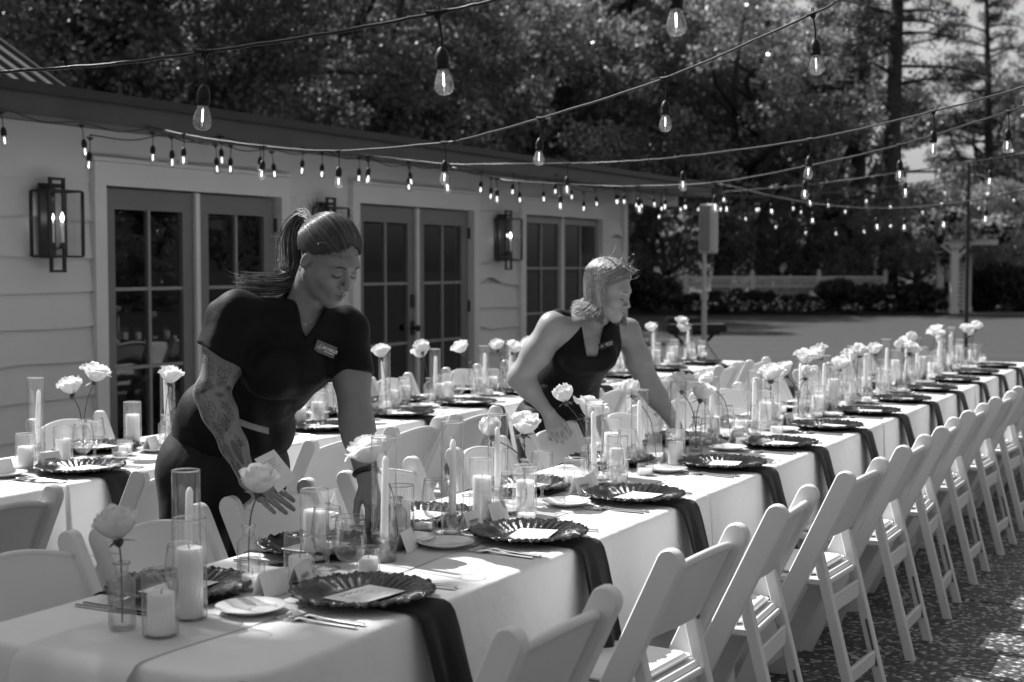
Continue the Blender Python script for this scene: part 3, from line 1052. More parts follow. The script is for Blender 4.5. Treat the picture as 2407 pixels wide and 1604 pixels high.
def strand(pts, bulbs, label, r=.0042, s=1.0, k=2353.0):
    """pts, bulbs: (px, py, metres ahead) with px measured on a picture k wide; the cord runs through both in order of px"""
    f = 2407.0 / k
    allp = sorted([(p, 0) for p in pts] + [(b, 1) for b in bulbs], key=lambda t: t[0][0])
    W = [PD(p[0] * f, p[1] * f, p[2]) for p, _ in allp]
    root = thing('string_light', label, 'string light', tuple(W[0]), group='strings of light bulbs over the tables')
    L = [w - W[0] for w in W]
    path = crom(L, 7)
    # two twisted wires: slight helix around the line
    n = len(path)
    wob = []
    for i, p in enumerate(path):
        wob.append(p + Vector((0, math.sin(i * 2.1), math.cos(i * 2.1))) * r * .25)
    obj('cord', MB().tube(wob, r, 7).mesh('cord', m_cord, True), root)
    i = 0
    for (p, isb), w in zip(allp, L):
        if isb:
            idx = allp.index((p, isb))
            a = L[max(idx - 1, 0)]
            b_ = L[min(idx + 1, len(L) - 1)]
            d = b_ - a
            so = obj('bulb_socket', sock_me, root, tuple(w), (rnd.uniform(-.09, .09), rnd.uniform(-.09, .09), math.atan2(d.y, d.x)), s)
            obj('bulb', bulb_me, so)
            obj('filament', fil_me if p[2] < 6 else fil_far_me, so)
    return root


strand([(-60, 172, 2.75), (0, 166, 2.72), (250, 148, 2.65), (760, 76, 2.5), (1140, 0, 2.42), (1300, -42, 2.4), (1800, -190, 2.3)],
       [(470, 120, 2.58), (1005, 30, 2.46), (1546, -112, 2.36)], 'nearest string of light bulbs crossing the top left of the view', .0046)
strand([(178, 231, 7.3), (1060, 322, 4.65), (1930, 0, 3.1), (2100, -90, 2.95)],
       [(258, 268, 6.95), (422, 309, 6.4), (606, 336, 5.85), (778, 347, 5.3), (1022, 328, 4.7), (1242, 272, 4.25), (1528, 180, 3.75), (1868, 32, 3.25)],
       'sunlit string of bulbs from the eave up to the top edge, crossing the centre', .0045)
strand([(262, 270, 7.0), (700, 345, 7.2), (1160, 377, 6.6), (1420, 372, 6.2), (2353, 200, 3.9), (2500, 150, 3.8)],
       [(505, 315, 7.1), (598, 334, 7.15), (846, 358, 7.2), (1026, 377, 6.9), (1303, 376, 6.4), (1570, 360, 5.8), (1862, 320, 5.0), (2145, 256, 4.35)],
       'dark string of bulbs sagging from the eave to the right edge, above the brighter one', .0042)
strand([(1040, 385, 8.0), (1180, 416, 7.8), (1400, 428, 7.4), (2353, 243, 4.6), (2500, 195, 4.5)],
       [(1140, 410, 7.9), (1288, 423, 7.6), (1465, 428, 7.2), (1642, 420, 6.7), (1850, 383, 6.1), (2068, 333, 5.5), (2318, 256, 4.8)],
       'sunlit string of bulbs rising to the right edge below the dark one', .0045)
strand([(1640, 420, 13.0), (1700, 433, 12.6), (1960, 477, 10.6), (2353, 436, 8.6), (2480, 415, 8.4)],
       [(1663, 425, 12.9), (1770, 450, 12.0), (1868, 468, 11.2), (2012, 479, 10.2), (2080, 478, 9.8), (2170, 470, 9.4), (2268, 455, 9.0)],
       'thick sunlit string of bulbs dipping low over the lawn at right', .006, 1.15)
strand([(1500, 433, 9.6), (1660, 442, 9.6), (1900, 420, 9.0), (2353, 352, 7.0), (2480, 330, 7)],
       [(1530, 436, 9.6), (1672, 441, 9.5), (1858, 425, 9.1), (2080, 395, 8.4), (2278, 365, 7.4)],
       'thin dark string of bulbs behind the speaker rising to the right', .004)
strand([(1655, 440, 15), (1780, 490, 15), (1900, 510, 15.2), (2020, 508, 15.4), (2230, 395, 16.9)],
       [(1713, 478, 15), (1785, 497, 15), (1850, 510, 15.1), (1920, 512, 15.2), (1984, 508, 15.3), (2046, 495, 15.5), (2120, 465, 16), (2162, 445, 16.3)],
       'farthest string of tiny bulbs looping down over the lawn to the pole', .005, 1.0)
strand([(1600, 430, 14), (1700, 452, 14.2), (1850, 462, 14.6), (2100, 440, 16), (2232, 398, 17.2), (2340, 440, 16), (2440, 470, 15)],
       [(1744, 455, 14.3), (1772, 458, 14.4), (1843, 462, 14.6), (1940, 462, 15), (2045, 452, 15.6), (2170, 421, 16.7), (2298, 425, 16.6), (2328, 437, 16.2)],
       'string of tiny bulbs that runs over the top of the black pole', .005, 1.0)
# strings clipped along the eave
def eave_strand(us, ys, zdrop, label, vv):
    P3 = [Vector((u, vv, 2.40 + .0 * u + z)) for u, z in zip(us, zdrop)]
    root = thing('string_light', label, 'string light', tuple(P3[0]), group='strings of light bulbs over the tables')
    mids = []
    for a, b_ in zip(P3[:-1], P3[1:]):
        mids += [a, (a + b_) / 2 + Vector((0, 0, -.035))]
    mids.append(P3[-1])
    L = [m - P3[0] for m in mids]
    obj('cord', MB().tube(crom(L, 5), .0042, 6).mesh('cord', m_cord, True), root)
    for p in P3:
        so = obj('bulb_socket', sock_me, root, tuple(p - P3[0] - Vector((0, 0, .02))), (rnd.uniform(-.1, .1), rnd.uniform(-.1, .1), rnd.uniform(-.2, .2)))
        obj('bulb', bulb_me, so)
        obj('filament', fil_far_me, so)


eu = [5.35 + .64 * i for i in range(20)]
eave_strand(eu, None, [rnd.uniform(-.03, .03) for _ in eu], 'string of bulbs clipped along the dark eave of the building', WV - .53)

eu2 = [6.6 + .72 * i + rnd.uniform(-.16, .16) for i in range(15)]
eave_strand(eu2, None, [rnd.uniform(-.13, .05) for _ in eu2], 'second string of bulbs hanging just in front of the eave', WV - .69)
strand([(1380, 420, 10.5), (1600, 445, 11.5), (1780, 452, 12.6), (2232, 400, 17.1)],
       [(1435, 428, 10.8), (1500, 436, 11.1), (1575, 443, 11.4), (1655, 449, 11.9), (1735, 452, 12.3), (1822, 450, 12.9), (1905, 444, 13.6), (1990, 436, 14.4), (2080, 425, 15.4)],
       'string of small bulbs from the end of the roof to the black pole', .005, 1.0)
# ------------------------------------------------------------------ tables and cloths
TH = .745
TAB = {'front': dict(v0=1.641, v1=2.40, us=[2.04, 4.50, 6.94, 9.38, 11.82]), 'back': dict(v0=3.693, v1=4.45, us=[1.19, 3.63, 6.07, 8.51, 10.95])}
m_wood = M('table_board', .25, .6)


def cloth_mesh(L, W, first, last, seed, near_r):
    """cloth over a table L long, W wide, hanging almost to the ground; origin at its lower left corner on the floor"""
    r = random.Random(seed)
    pts = []                                  # perimeter: (x, y, nx, ny, corner closeness, end flag)
    def arc(cx, cy, a0, rad, n=6):
        for k in range(n + 1):
            a = a0 + (math.pi / 2) * k / n
            pts.append((cx + rad * math.cos(a), cy + rad * math.sin(a), math.cos(a), math.sin(a), 1.0))
    def line(x0, y0, x1, y1, nx, ny, n):
        for k in range(1, n):
            t = k / n
            dl = math.hypot(x1 - x0, y1 - y0)
            pts.append((x0 + (x1 - x0) * t, y0 + (y1 - y0) * t, nx, ny, max(0, 1 - min(t, 1 - t) * dl / .3)))
    cs = .012
    c00 = near_r if first else cs
    c10 = cs
    c01 = .015 if first else cs
    ns = int(L / .03)
    arc(c00, c00, math.pi, c00)
    line(c00, 0, L - c10, 0, 0, -1, ns)
    arc(L - c10, c10, -math.pi / 2, c10)
    line(L, c10, L, W - c10, 1, 0, 20)
    arc(L - c10, W - c10, 0, c10)
    line(L - c10, W, c01, W, 0, 1, ns)
    arc(c01, W - c01, math.pi / 2, c01)
    line(0, W - c01, 0, c00, -1, 0, 20)
    N = len(pts)
    ph = [r.uniform(0, 6.28) for _ in range(6)]
    levels = [(-.05, TH + .001), (-.012, TH), (-.003, TH - .004), (.002, TH - .012), (.003, .70), (.004, .62), (.005, .52), (.006, .40), (.007, .28), (.008, .15), (.009, .015)]
    V = []
    for li, (off, z) in enumerate(levels):
        fall = max(0, (TH - .02 - z)) / TH
        for i, (x, y, nx, ny, cc) in enumerate(pts):
            s = x * 1.0 + y * 1.3
            side_end = abs(nx) > .5
            hid = (nx > .5 and not last) or (nx < -.5 and not first)
            amp = 0 if hid else fall * (.012 + .018 * cc ** 2 * (1 if cc < 1 else .6))
            w = math.sin(s * 9.1 + ph[0]) * .5 + math.sin(s * 15.3 + ph[1] + z * 1.5) * .35 + math.sin(s * 4.3 + ph[2]) * .5
            o = off - .008 * (1 if hid else 0) + amp * (w + .35) + fall * .012
            if cc > .5 and not hid:
                o += fall * .045 * cc * max(0, math.sin(s * 21 + ph[3]))
            zz = z
            px_, py_ = x + nx * o, y + ny * o
            if li < 2:                            # keep the top from folding over itself at tight corners
                px_, py_ = min(max(px_, -off), L + off), min(max(py_, -off), W + off)
            V.append((px_, py_, zz))
    F = []
    for li in range(len(levels) - 1):
        for i in range(N):
            j = (i + 1) % N
            F.append((li * N + i, li * N + N + i, li * N + N + j, li * N + j))
    o0 = len(V)
    for (x, y, nx, ny, cc) in pts:               # gathered to the middle line of the table
        V.append((min(max(x, .3), L - .3), W / 2, TH + .001))
    for i in range(N):
        F.append((i, (i + 1) % N, o0 + (i + 1) % N, o0 + i))
    me = bpy.data.meshes.new('tablecloth')
    me.from_pydata(V, [], F)
    me.materials.append(m_cloth)
    me.polygons.foreach_set('use_smooth', np.ones(len(F), dtype=bool))
    me.update()
    return me


def table_parts(L, W):
    top = MB().bevbox(.03, L - .03, .03, W - .03, TH - .045, TH - .012, .004).mesh('tabletop', m_wood)
    out = [('tabletop', top)]
    for x in (.22, L - .22):
        out.append(('leg_frame', MB().tube([(x, .12, TH - .046), (x, .12, .012), (x, W - .12, .012), (x, W - .12, TH - .046)], .014, 8).mesh('leg_frame', m_screw)))
    return out


for key, T in TAB.items():
    W = T['v1'] - T['v0']
    for k in range(4):
        a, b_ = T['us'][k], T['us'][k + 1]
        where = 'the front row' if key == 'front' else 'the row by the building'
        cl = cloth_mesh(b_ - a - .006, W, k == 0, k == 3, 31 * k + (5 if key == 'front' else 9), .13 if key == 'front' else .03)
        thing('tablecloth', 'white tablecloth on the %s table of %s, counted from the left' % (ORD[k], where), 'tablecloth', (a, T['v0'], 0), group='white tablecloths', me=cl)
        spawn('banquet_table', table_parts(b_ - a, W), '%s folding banquet table from the left in %s, under its cloth' % (ORD[k], where), 'table', (a, T['v0'], 0), 0, 'banquet tables')

# sheer runners
def runner(u0, u1, v0, v1, seed, fall):
    r = random.Random(seed)
    ph = [r.uniform(0, 6.28) for _ in range(8)]
    rows = []
    n = int((u1 - u0) / .03)
    ss = []
    if fall:
        ss = [(u0 - .006 - .004 * k, TH - .02 - .05 * k) for k in range(8, -1, -1)] + [(u0 + .0, TH - .001), (u0 + .012, TH + .0022)]
    ss += [(u0 + .02 + (u1 - u0 - .02) * k / n, TH + .0025) for k in range(n + 1)]
    for (u, z) in ss:
        row = []
        for j in range(17):
            t = j / 16
            v = v0 + (v1 - v0) * t + .004 * math.sin(u * 6 + ph[0]) + (.006 * math.sin(u * 11 + ph[1]) if j in (0, 16) else 0)
            bump = .0012 * (1 + math.sin(u * 13 + v * 37 + ph[2]) * math.sin(v * 55 + u * 5 + ph[3]))
            du = 0
            if z < TH - .003:
                f = (TH - z) / .4
                du = -.016 * f * (1.2 + math.sin(t * 17 + ph[4]) + .5 * math.sin(t * 31 + ph[5])) - .02
                v += .03 * f * (t - .5) * 2
                bump = 0
            row.append((u + du, v, z + bump))
        rows.append(row)
    return MB().grid(rows).mesh('runner', m_runner, True)


thing('table_runner', 'sheer pale runner down the middle of the front row of tables', 'table runner', me=runner(2.033, 11.7, 1.89, 2.19, 3, True))
thing('table_runner', 'sheer pale runner down the middle of the tables by the building', 'table runner', me=runner(1.3, 10.9, 3.92, 4.22, 4, False))


# ------------------------------------------------------------------ folding chairs
def extr(outline, x0, x1, bev):
    """closed outline in the YZ plane pushed along X, edges softened"""
    n = len(outline)
    o = [Vector((0, p[0], p[1])) for p in outline]
    area = sum(o[i].y * o[(i + 1) % n].z - o[(i + 1) % n].y * o[i].z for i in range(n))
    sg = 1 if area > 0 else -1
    ins = []
    for i in range(n):
        t = (o[(i + 1) % n] - o[i - 1]).normalized()
        nn = Vector((0, -t.z, t.y)) * sg
        ins.append(o[i] + nn * bev)
    rows = [(ins, x0), (o, x0 + bev), (o, x1 - bev), (ins, x1)]
    vs, fs = [], []
    for pts, x in rows:
        vs += [(x, p.y, p.z) for p in pts]
    for k in range(3):
        for i in range(n):
            j = (i + 1) % n
            f = (k * n + i, k * n + j, k * n + n + j, k * n + n + i)
            fs.append(f if sg < 0 else f[::-1])
    c0, c1 = tuple(range(n)), tuple(range(3 * n, 4 * n))
    fs.append(c0[::-1] if sg < 0 else c0)
    fs.append(c1 if sg < 0 else c1[::-1])
    return vs, fs


def stadium(p, q, w, round_p=True, n=8):
    """outline of a board from p (rounded end) to q (flat end, level with the floor) in YZ"""
    p, q = Vector((p[0], p[1])), Vector((q[0], q[1]))
    t = (q - p).normalized()
    nrm = Vector((-t.y, t.x))
    out = []
    for k in range(n + 1):
        a = math.pi * k / n
        out.append(p - t * (math.sin(a) * w / 2 if round_p else 0) + nrm * (math.cos(a) * w / 2))
    for s in (-1, 1):
        c = q + nrm * (s * w / 2)
        # slide to floor level
        c = c + t * ((q.y - c.y) / t.y)
        out.append(c)
    return [(v.x, v.y) for v in out]


PT, PF = (-.232, .775), (.135, .0)          # back post: top and foot, (y, z)
RT, RF = (-.118, .575), (-.262, .0)


def post_y(z):
    return PT[0] + (PT[1] - z) / PT[1] * (PF[0] - PT[0])


def chair_parts():
    out = []
    for s in (-1, 1):
        x = s * .168
        vs, fs = extr(stadium(PT, PF, .065), x - .014, x + .014, .004)
        post = ('back_post', MB().add(vs, fs).mesh('back_post', m_resin, 'angle'))
        plug = MB()
        yz = (post_y(.535), .535)
        plug.lathe([(.0125, 0), (.0125, .0007), (.0115, .0009), (.0108, .0007), (.001, .0008)], 14)
        me = plug.mesh('pivot_plug', m_resin)
        for v in me.vertices:
            a, b_, c = v.co
            v.co = (x + s * (.0135 + c), yz[0] + a, yz[1] + b_)
        out.append(post + ([('pivot_plug', me)],))
        x2 = s * .136
        vs, fs = extr(stadium(RT, RF, .036), x2 - .0125, x2 + .0125, .004)
        leg = MB().add(vs, fs).mesh('rear_leg', m_resin, 'angle')
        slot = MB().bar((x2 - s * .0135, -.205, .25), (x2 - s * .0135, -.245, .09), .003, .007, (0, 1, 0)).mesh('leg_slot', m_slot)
        sc = MB().lathe([(.009, 0), (.009, .002), (.005, .0022), (.004, .0005), (.001, .0005)], 12).mesh('screw', m_screw)
        # screw faces the back of the chair
        tl = Vector((0, RF[0] - RT[0], RF[1] - RT[1])).normalized()
        nb = Vector((0, tl.z, -tl.y))
        if nb.y > 0:
            nb = -nb
        cpos = Vector((x2, RT[0], RT[1])) + tl * .018 + nb * .0178
        for v in sc.vertices:
            a, b_, c = v.co
            v.co = cpos + Vector((a, 0, 0)) + tl * b_ + nb * c
        out.append(('rear_leg', leg, [('screw', sc), ('leg_slot', slot)]))
    # curved backrest
    NX, NZ = 26, 9
    def bp(i, j, side):
        t = i / NX * 2 - 1
        zb = .565 + .012 * (1 - t * t)
        zt = .742 + .030 * (1 - t * t)
        z = zb + (zt - zb) * j / NZ
        y = post_y(z) - .030 * (1 - t * t) + .004
        th = .008 if j < NZ else .011
        return (t * .156, y + side * th, z)
    mb = MB()
    idx = {}
    for sd in (-1, 1):
        for j in range(NZ + 1):
            for i in range(NX + 1):
                idx[(i, j, sd)] = len(mb.v)
                mb.v.append(bp(i, j, sd))
    hole = lambda i, j: False
    solid = lambda i, j: 0 <= i < NX and 0 <= j < NZ and not hole(i, j)
    for j in range(NZ):
        for i in range(NX):
            if not solid(i, j):
                continue
            a = [(i, j), (i + 1, j), (i + 1, j + 1), (i, j + 1)]
            mb.f.append(tuple(idx[p + (-1,)] for p in a))
            mb.f.append(tuple(idx[p + (1,)] for p in reversed(a)))
            for (di, dj, e) in ((0, -1, 0), (1, 0, 1), (0, 1, 2), (-1, 0, 3)):
                if not solid(i + di, j + dj):
                    p, q = a[e], a[(e + 1) % 4]
                    mb.f.append((idx[q + (-1,)], idx[p + (-1,)], idx[p + (1,)], idx[q + (1,)]))
    rim = MB().tube([bp(i, NZ, -1)[:1] + ((bp(i, NZ, -1)[1] + bp(i, NZ, 1)[1]) / 2, bp(i, NZ, -1)[2]) for i in range(NX + 1)], .0118, 8)
    out.append(('backrest', mb.mesh('backrest', m_resin, 'angle'), [('rolled_rim', rim.mesh('rolled_rim', m_resin, True))]))
    # seat
    seat = MB().bevbox(-.150, .150, -.15, .165, .415, .447, .008)
    seat.bevbox(-.150, .150, .1655, .178, .405, .447, .004)
    pad = MB().bevbox(-.140, .140, -.125, .155, .4475, .466, .012)
    out.append(('seat', seat.mesh('seat', m_resin), [('pad', pad.mesh('pad', m_pad, False))]))
    def ry(z):
        return RT[0] + (RT[1] - z) / RT[1] * (RF[0] - RT[0])
    for (z, h, th) in ((.425, .018, .014), (.355, .060, .014), (.12, .05, .016)):
        y = ry(z)
        out.append(('rung', MB().bevbox(-.123, .123, y - th / 2, y + th / 2, z - h / 2, z + h / 2, .003).mesh('rung', m_resin)))
    y = post_y(.12)
    out.append(('front_rung', MB().bevbox(-.153, .153, y - .008, y + .008, .095, .145, .003).mesh('front_rung', m_resin)))
    return out


chairp = chair_parts()
CS = (1.2, 1.03, 1.03)
right_u = [1.655, 2.28, 2.845, 3.44, 4.02, 4.6, 5.19, 5.78, 6.36, 6.95, 7.54, 8.12]
for i, u in enumerate(right_u):
    o = spawn('folding_chair', chairp, '%s white folding chair from the near end on the camera side of the front tables' % ORD[i], 'chair',
              (1.288 * u + .432 + rnd.uniform(-.02, .02), 1.465 + rnd.uniform(-.025, .015), 0), rnd.uniform(-.07, .07), 'folding chairs on the camera side of the front tables', CS)
left_u = [1.19, 1.565, 1.985, 2.44, 2.99, 3.47, 4.08, 4.68, 5.28, 5.88, 6.5, 7.1, 7.7]
for i, u in enumerate(left_u):
    spawn('folding_chair', chairp, '%s white folding chair from the near end on the far side of the front tables' % ORD[i], 'chair',
          (1.288 * u + .945, 2.455 + rnd.uniform(-.012, .012) + (.03 if i > 5 else 0), 0), math.pi + rnd.uniform(-.05, .05), 'folding chairs on the far side of the front tables', CS)
back_u = [1.43, 2.03, 2.77, 3.2, 3.64, 4.4, 4.83, 5.4, 5.86, 6.42, 6.9]
for i, u in enumerate(back_u):
    spawn('folding_chair', chairp, '%s white folding chair from the left along the tables by the building' % ORD[i], 'chair',
          (1.288 * u + 1.16, 3.545 + rnd.uniform(-.02, .02), 0), rnd.uniform(-.05, .05), 'folding chairs along the tables by the building', CS)
for i, u in enumerate([2.3, 3.1, 3.75, 4.4, 5.1, 5.75, 6.4, 7.0]):
    spawn('folding_chair', chairp, '%s white folding chair from the left between the back tables and the building' % ORD[i], 'chair',
          (1.288 * u + 1.8, 4.60, 0), math.pi + rnd.uniform(-.05, .05), 'folding chairs between the back tables and the building', CS)


# ------------------------------------------------------------------ tableware
def charger_mesh():
    NA, prof = 216, [(0, .003), (.03, .003), (.07, .003), (.092, .0035), (.100, .006), (.112, .011), (.124, .0155), (.134, .0185), (.142, .0195), (.150, .0205), (.157, .0215), (.165, .022)]
    V, F = [], []
    for side in (0, 1):
        for k, (r, z) in enumerate(prof):
            for a in range(NA):
                th = 2 * math.pi * a / NA
                rr = r
                zz = z
                if r > .09:
                    f = (r - .09) / .075
                    rib = math.cos(th * 36)
                    rr = r * (1 + .020 * f * math.cos(th * 20 + .6 * math.sin(th * 5)) + .013 * f * math.cos(th * 43 + 1.3 * math.sin(th * 7)))
                    zz += (.0030 * rib if .09 < r < .14 else .0030 * math.cos(th * 20 + r * 260) * f + .0022 * math.cos(th * 54 + r * 700))
                if side:
                    zz -= .0045 if r > .08 else .003
                V.append((rr * math.cos(th), rr * math.sin(th), zz))
        o = side * len(prof) * NA
        for k in range(len(prof) - 1):
            for a in range(NA):
                b_ = (a + 1) % NA
                q = (o + k * NA + a, o + k * NA + b_, o + (k + 1) * NA + b_, o + (k + 1) * NA + a)
                F.append(q[::-1] if not side else q)
    k = len(prof) - 1
    o = len(prof) * NA
    for a in range(NA):
        b_ = (a + 1) % NA
        F.append((k * NA + b_, k * NA + a, o + k * NA + a, o + k * NA + b_))
    return np_mesh('charger_plate', V, [f for f in F], m_charger, True)


charger_me = charger_mesh()


def napkin_mesh(seed, w=.145, hang=.30):
    r = random.Random(seed)
    ph = r.uniform(0, 6)
    sk = r.uniform(-.03, .03)
    path = [(.14, .0022), (.05, .0022), (-.05, .0022), (-.12, .0022), (-.158, .003), (-.168, .0025), (-.182, -.003), (-.192, -.018), (-.203, -.06), (-.215, -.12), (-.227, -.18), (-.240, -.25), (-.248, -hang)]
    rows = []
    for (y, z) in path:
        fall = max(0, -z) / hang
        row = []
        for j in range(13):
            t = j / 12 * 2 - 1
            x = t * w / 2 * (1 + .22 * fall) + sk * fall
            yy = y - fall * .014 * (1 + math.sin(t * 5 + ph)) - fall * .006 * math.cos(t * 9 + ph)
            row.append((x, yy, z + (.0015 * (1 - abs(t)) if z > 0 else 0)))
        rows.append(row)
    m = MB().grid(rows)
    # second folded layer, a little shorter
    rows2 = [[(p[0] * .93 + .006, p[1] - .0025 if p[2] < 0 else p[1], p[2] + (.002 if p[2] > 0 else .0)) for p in row] for row in rows[:-2]]
    m.grid(rows2)
    return m.mesh('napkin', m_napkin, True)


napkin_me = [napkin_mesh(s) for s in (1, 2, 3, 4)]


def scrawl(mb, x0, y0, z, length, h, seed, w=.0007, plane='xy'):
    """a handwritten line as a thin ribbon"""
    r = random.Random(seed)
    pts = []
    n = 60
    f1, f2 = r.uniform(7, 10), r.uniform(3, 5)
    for i in range(n):
        t = i / (n - 1)
        x = x0 + t * length + .25 * h * math.sin(t * f1 * 6.28)
        y = y0 + h * .5 * math.sin(t * f1 * 6.28 + 1.2) * (.55 + .45 * math.sin(t * f2 * 6.28))
        pts.append((x, y))
    vs, fs = [], []
    for i, (x, y) in enumerate(pts):
        a = pts[max(0, i - 1)]
        b_ = pts[min(n - 1, i + 1)]
        dx, dy = b_[0] - a[0], b_[1] - a[1]
        l = math.hypot(dx, dy) or 1
        nx, ny = -dy / l * w, dx / l * w
        vs += [(x - nx, y - ny, z), (x + nx, y + ny, z)]
    for i in range(n - 1):
        fs.append((2 * i, 2 * i + 1, 2 * i + 3, 2 * i + 2))
    mb.add(vs, fs)


def menu_parts(seed):
    c = MB().box(-.08, .08, -.055, .055, 0, .0011)
    t = MB()
    scrawl(t, -.05, .03, .0014, .085, .018, seed)
    for k in range(5):
        t.box(-.055, .04 - .012 * (k % 2), .005 - k * .011, .0062 - k * .011, .00135, .0015)
    return [('card', c.mesh('menu_sheet', m_card)), ('lettering', t.mesh('menu_lettering', m_ink))]


menu_p = [menu_parts(s) for s in (3, 4)]


def tent_parts(seed):
    w, h, d = .088, .055, .022
    c = MB()
    for s in (-1, 1):
        c.add([(-w / 2, s * d, 0), (w / 2, s * d, 0), (w / 2, s * .0008, h), (-w / 2, s * .0008, h), (-w / 2, s * (d - .0012), 0), (w / 2, s * (d - .0012), 0), (w / 2, s * .0001, h - .001), (-w / 2, s * .0001, h - .001)],
              [(0, 1, 2, 3), (7, 6, 5, 4), (0, 3, 7, 4), (1, 5, 6, 2)])
    t = MB()
    scrawl(t, -.026, 0, 0, .048, .016, seed, .0006)
    me = t.mesh('handwritten_name', m_ink)
    sl = math.atan2(h, d)
    for v in me.vertices:
        x, y, z = v.co
        k = .5 * math.hypot(h, d) + y
        v.co = (x, -d + k * math.cos(sl) - .0009 * math.sin(sl), k * math.sin(sl) + .0009 * math.cos(sl))
    return [('card', c.mesh('tent_card', m_card)), ('handwritten_name', me)]


tent_p = [tent_parts(s) for s in (11, 12, 13)]
rz_ = [(.001, .0), (.045, .0), (.05, .003), (.062, .008), (.078, .0135), (.0785, .0145), (.0765, .0145), (.062, .0105), (.05, .006), (.045, .004), (.001, .004)]
plate_me = MB().lathe(rz_, 40).mesh('bread_plate', m_china, True)


def fork_mesh():
    m = MB()
    # handle then head with four tines, along +y
    prof = [(-.1, .0045, .003), (-.04, .0038, .003), (.0, .003, .0035), (.025, .0026, .005), (.04, .006, .007), (.05, .0115, .006), (.062, .0125, .004)]
    rows = []
    for (y, hw, z) in prof:
        rows.append([(-hw, y, z), (-hw * .5, y, z + .0022), (hw * .5, y, z + .0022), (hw, y, z)])
    m.grid(rows)
    m.grid([[(p[0], p[1], p[2] - .0016) for p in reversed(row)] for row in rows])
    for k in range(4):
        x = -.0108 + k * .0072
        m.bar((x, .061, .0045), (x, .08, .0035), .0034, .0018).bar((x, .08, .0035), (x * .95, .102, .008), .0028, .0016)
    return m.mesh('fork', m_steel, True)


def knife_mesh():
    m = MB().bevbox(-.0045, .0045, -.1, .0, .0005, .0065, .0018)
    m.grid([[(-.0045, .0, .003), (.0045, .0, .003)], [(-.007, .02, .0032), (.006, .02, .0032)], [(-.009, .07, .0032), (.006, .07, .0032)], [(-.003, .11, .003), (.006, .113, .003)]])
    return m.mesh('knife', m_steel)


fork_me, knife_me = fork_mesh(), knife_mesh()
for v_ in fork_me.vertices:
    v_.co.x *= 1.35
    v_.co.z *= 1.2
# goblet: egg bowl on a short stem
gob = [(.001, .0), (.034, .0), (.035, .002), (.02, .006), (.007, .011), (.0055, .02), (.006, .034), (.014, .043), (.03, .055), (.0395, .075), (.0415, .092), (.038, .125), (.0335, .156), (.0325, .157)]
goblet_parts = [('bowl', MB().lathe(gob, 32).mesh('goblet', m_glass, True)), ('rim', MB().tube([(.0333 * math.cos(a), .0333 * math.sin(a), .1565) for a in np.linspace(0, 2 * math.pi, 30)], .0011, 5).mesh('goblet_rim', m_glassthick, True)), ('water', MB().lathe([(.001, .046), (.012, .048), (.028, .0585), (.0372, .0775), (.0374, .081), (.001, .081)], 24).mesh('goblet_water', m_water, True))]


def hurricane(h):
    r, t = .036, .0022
    g = MB().lathe([(r, h), (r, h * .5), (r, .004), (r - .003, .0), (.001, .0)], 96, 24, .03)
    rim = MB().tube([((r - .001) * math.cos(a), (r - .001) * math.sin(a), h) for a in np.linspace(0, 2 * math.pi, 40)], .0016, 5)
    return [('tube', g.mesh('hurricane_glass', m_ribglass, True)), ('rim', rim.mesh('hurricane_rim', m_glassthick, True))]


HUR = {h: hurricane(h) for h in (.108, .136, .15, .185, .218)}


def pillar(h):
    r = .0285
    m = MB().lathe([(r * .96, 0), (r, .003), (r, h - .004), (r * .97, h), (r * .8, h - .0015), (.004, h - .004), (.001, h - .004)], 24)
    wk = MB().tube([(0, 0, h - .006), (.001, 0, h + .004), (.003, 0, h + .008)], .0011, 5)
    return [('wax', m.mesh('pillar_wax', m_wax, 'angle')), ('wick', wk.mesh('wick', m_black))]


PIL = {h: pillar(h) for h in (.05, .085, .10, .128, .15)}
PFOR = {.108: .05, .136: .085, .15: .10, .185: .128, .218: .15}


def tallcyl(h):
    r, t = .0325, .0018
    g = MB().lathe([(r, h), (r, h * .5), (r, .003), (r - .002, .0), (.001, .0)], 40)
    rim = MB().tube([((r - .001) * math.cos(a), (r - .001) * math.sin(a), h) for a in np.linspace(0, 2 * math.pi, 36)], .0016, 5)
    return [('tube', g.mesh('tall_cylinder', m_glass, True)), ('rim', rim.mesh('tall_rim', m_glassthick, True))]


TALL = {h: tallcyl(h) for h in (.29, .32)}
hold = MB().lathe([(.001, .004), (.026, .004), (.027, .007), (.02, .011), (.009, .016), (.014, .024), (.019, .034), (.012, .044), (.011, .05), (.018, .056), (.019, .06), (.014, .061), (.0105, .056), (.0105, .03), (.001, .03)], 20)
holder_me = hold.mesh('taper_holder', m_glassthick, True)
taper_p = {L: [('wax', MB().lathe([(.0104, .032), (.0104, .08), (.0085, L - .012), (.005, L - .003), (.001, L)], 14, cap0=True).mesh('taper_wax', m_wax, True)),
               ('wick', MB().tube([(0, 0, L - .002), (.001, 0, L + .006), (-.002, 0, L + .012)], .0009, 5).mesh('taper_wick', m_black))] for L in (.25, .272)}


def votive(r, h):
    g = MB().lathe([(r, h), (r, .004), (r - .003, 0), (.001, 0)], 80, 20, .03).tube([(r * math.cos(a), r * math.sin(a), h) for a in np.linspace(0, 2 * math.pi, 30)], .0012, 5)
    w = MB().lathe([(r - .0045, .0085), (r - .0045, h * .6), (.004, h * .6 - .001), (.001, h * .6 - .001)], 20, cap0=True)
    return [('cup', g.mesh('votive_cup', m_ribglass, True)), ('wax', w.mesh('votive_wax', m_wax, 'angle'), [('wick', MB().tube([(0, 0, h * .6 - .002), (.001, 0, h * .6 + .007)], .0009, 5).mesh('votive_wick', m_black))])]


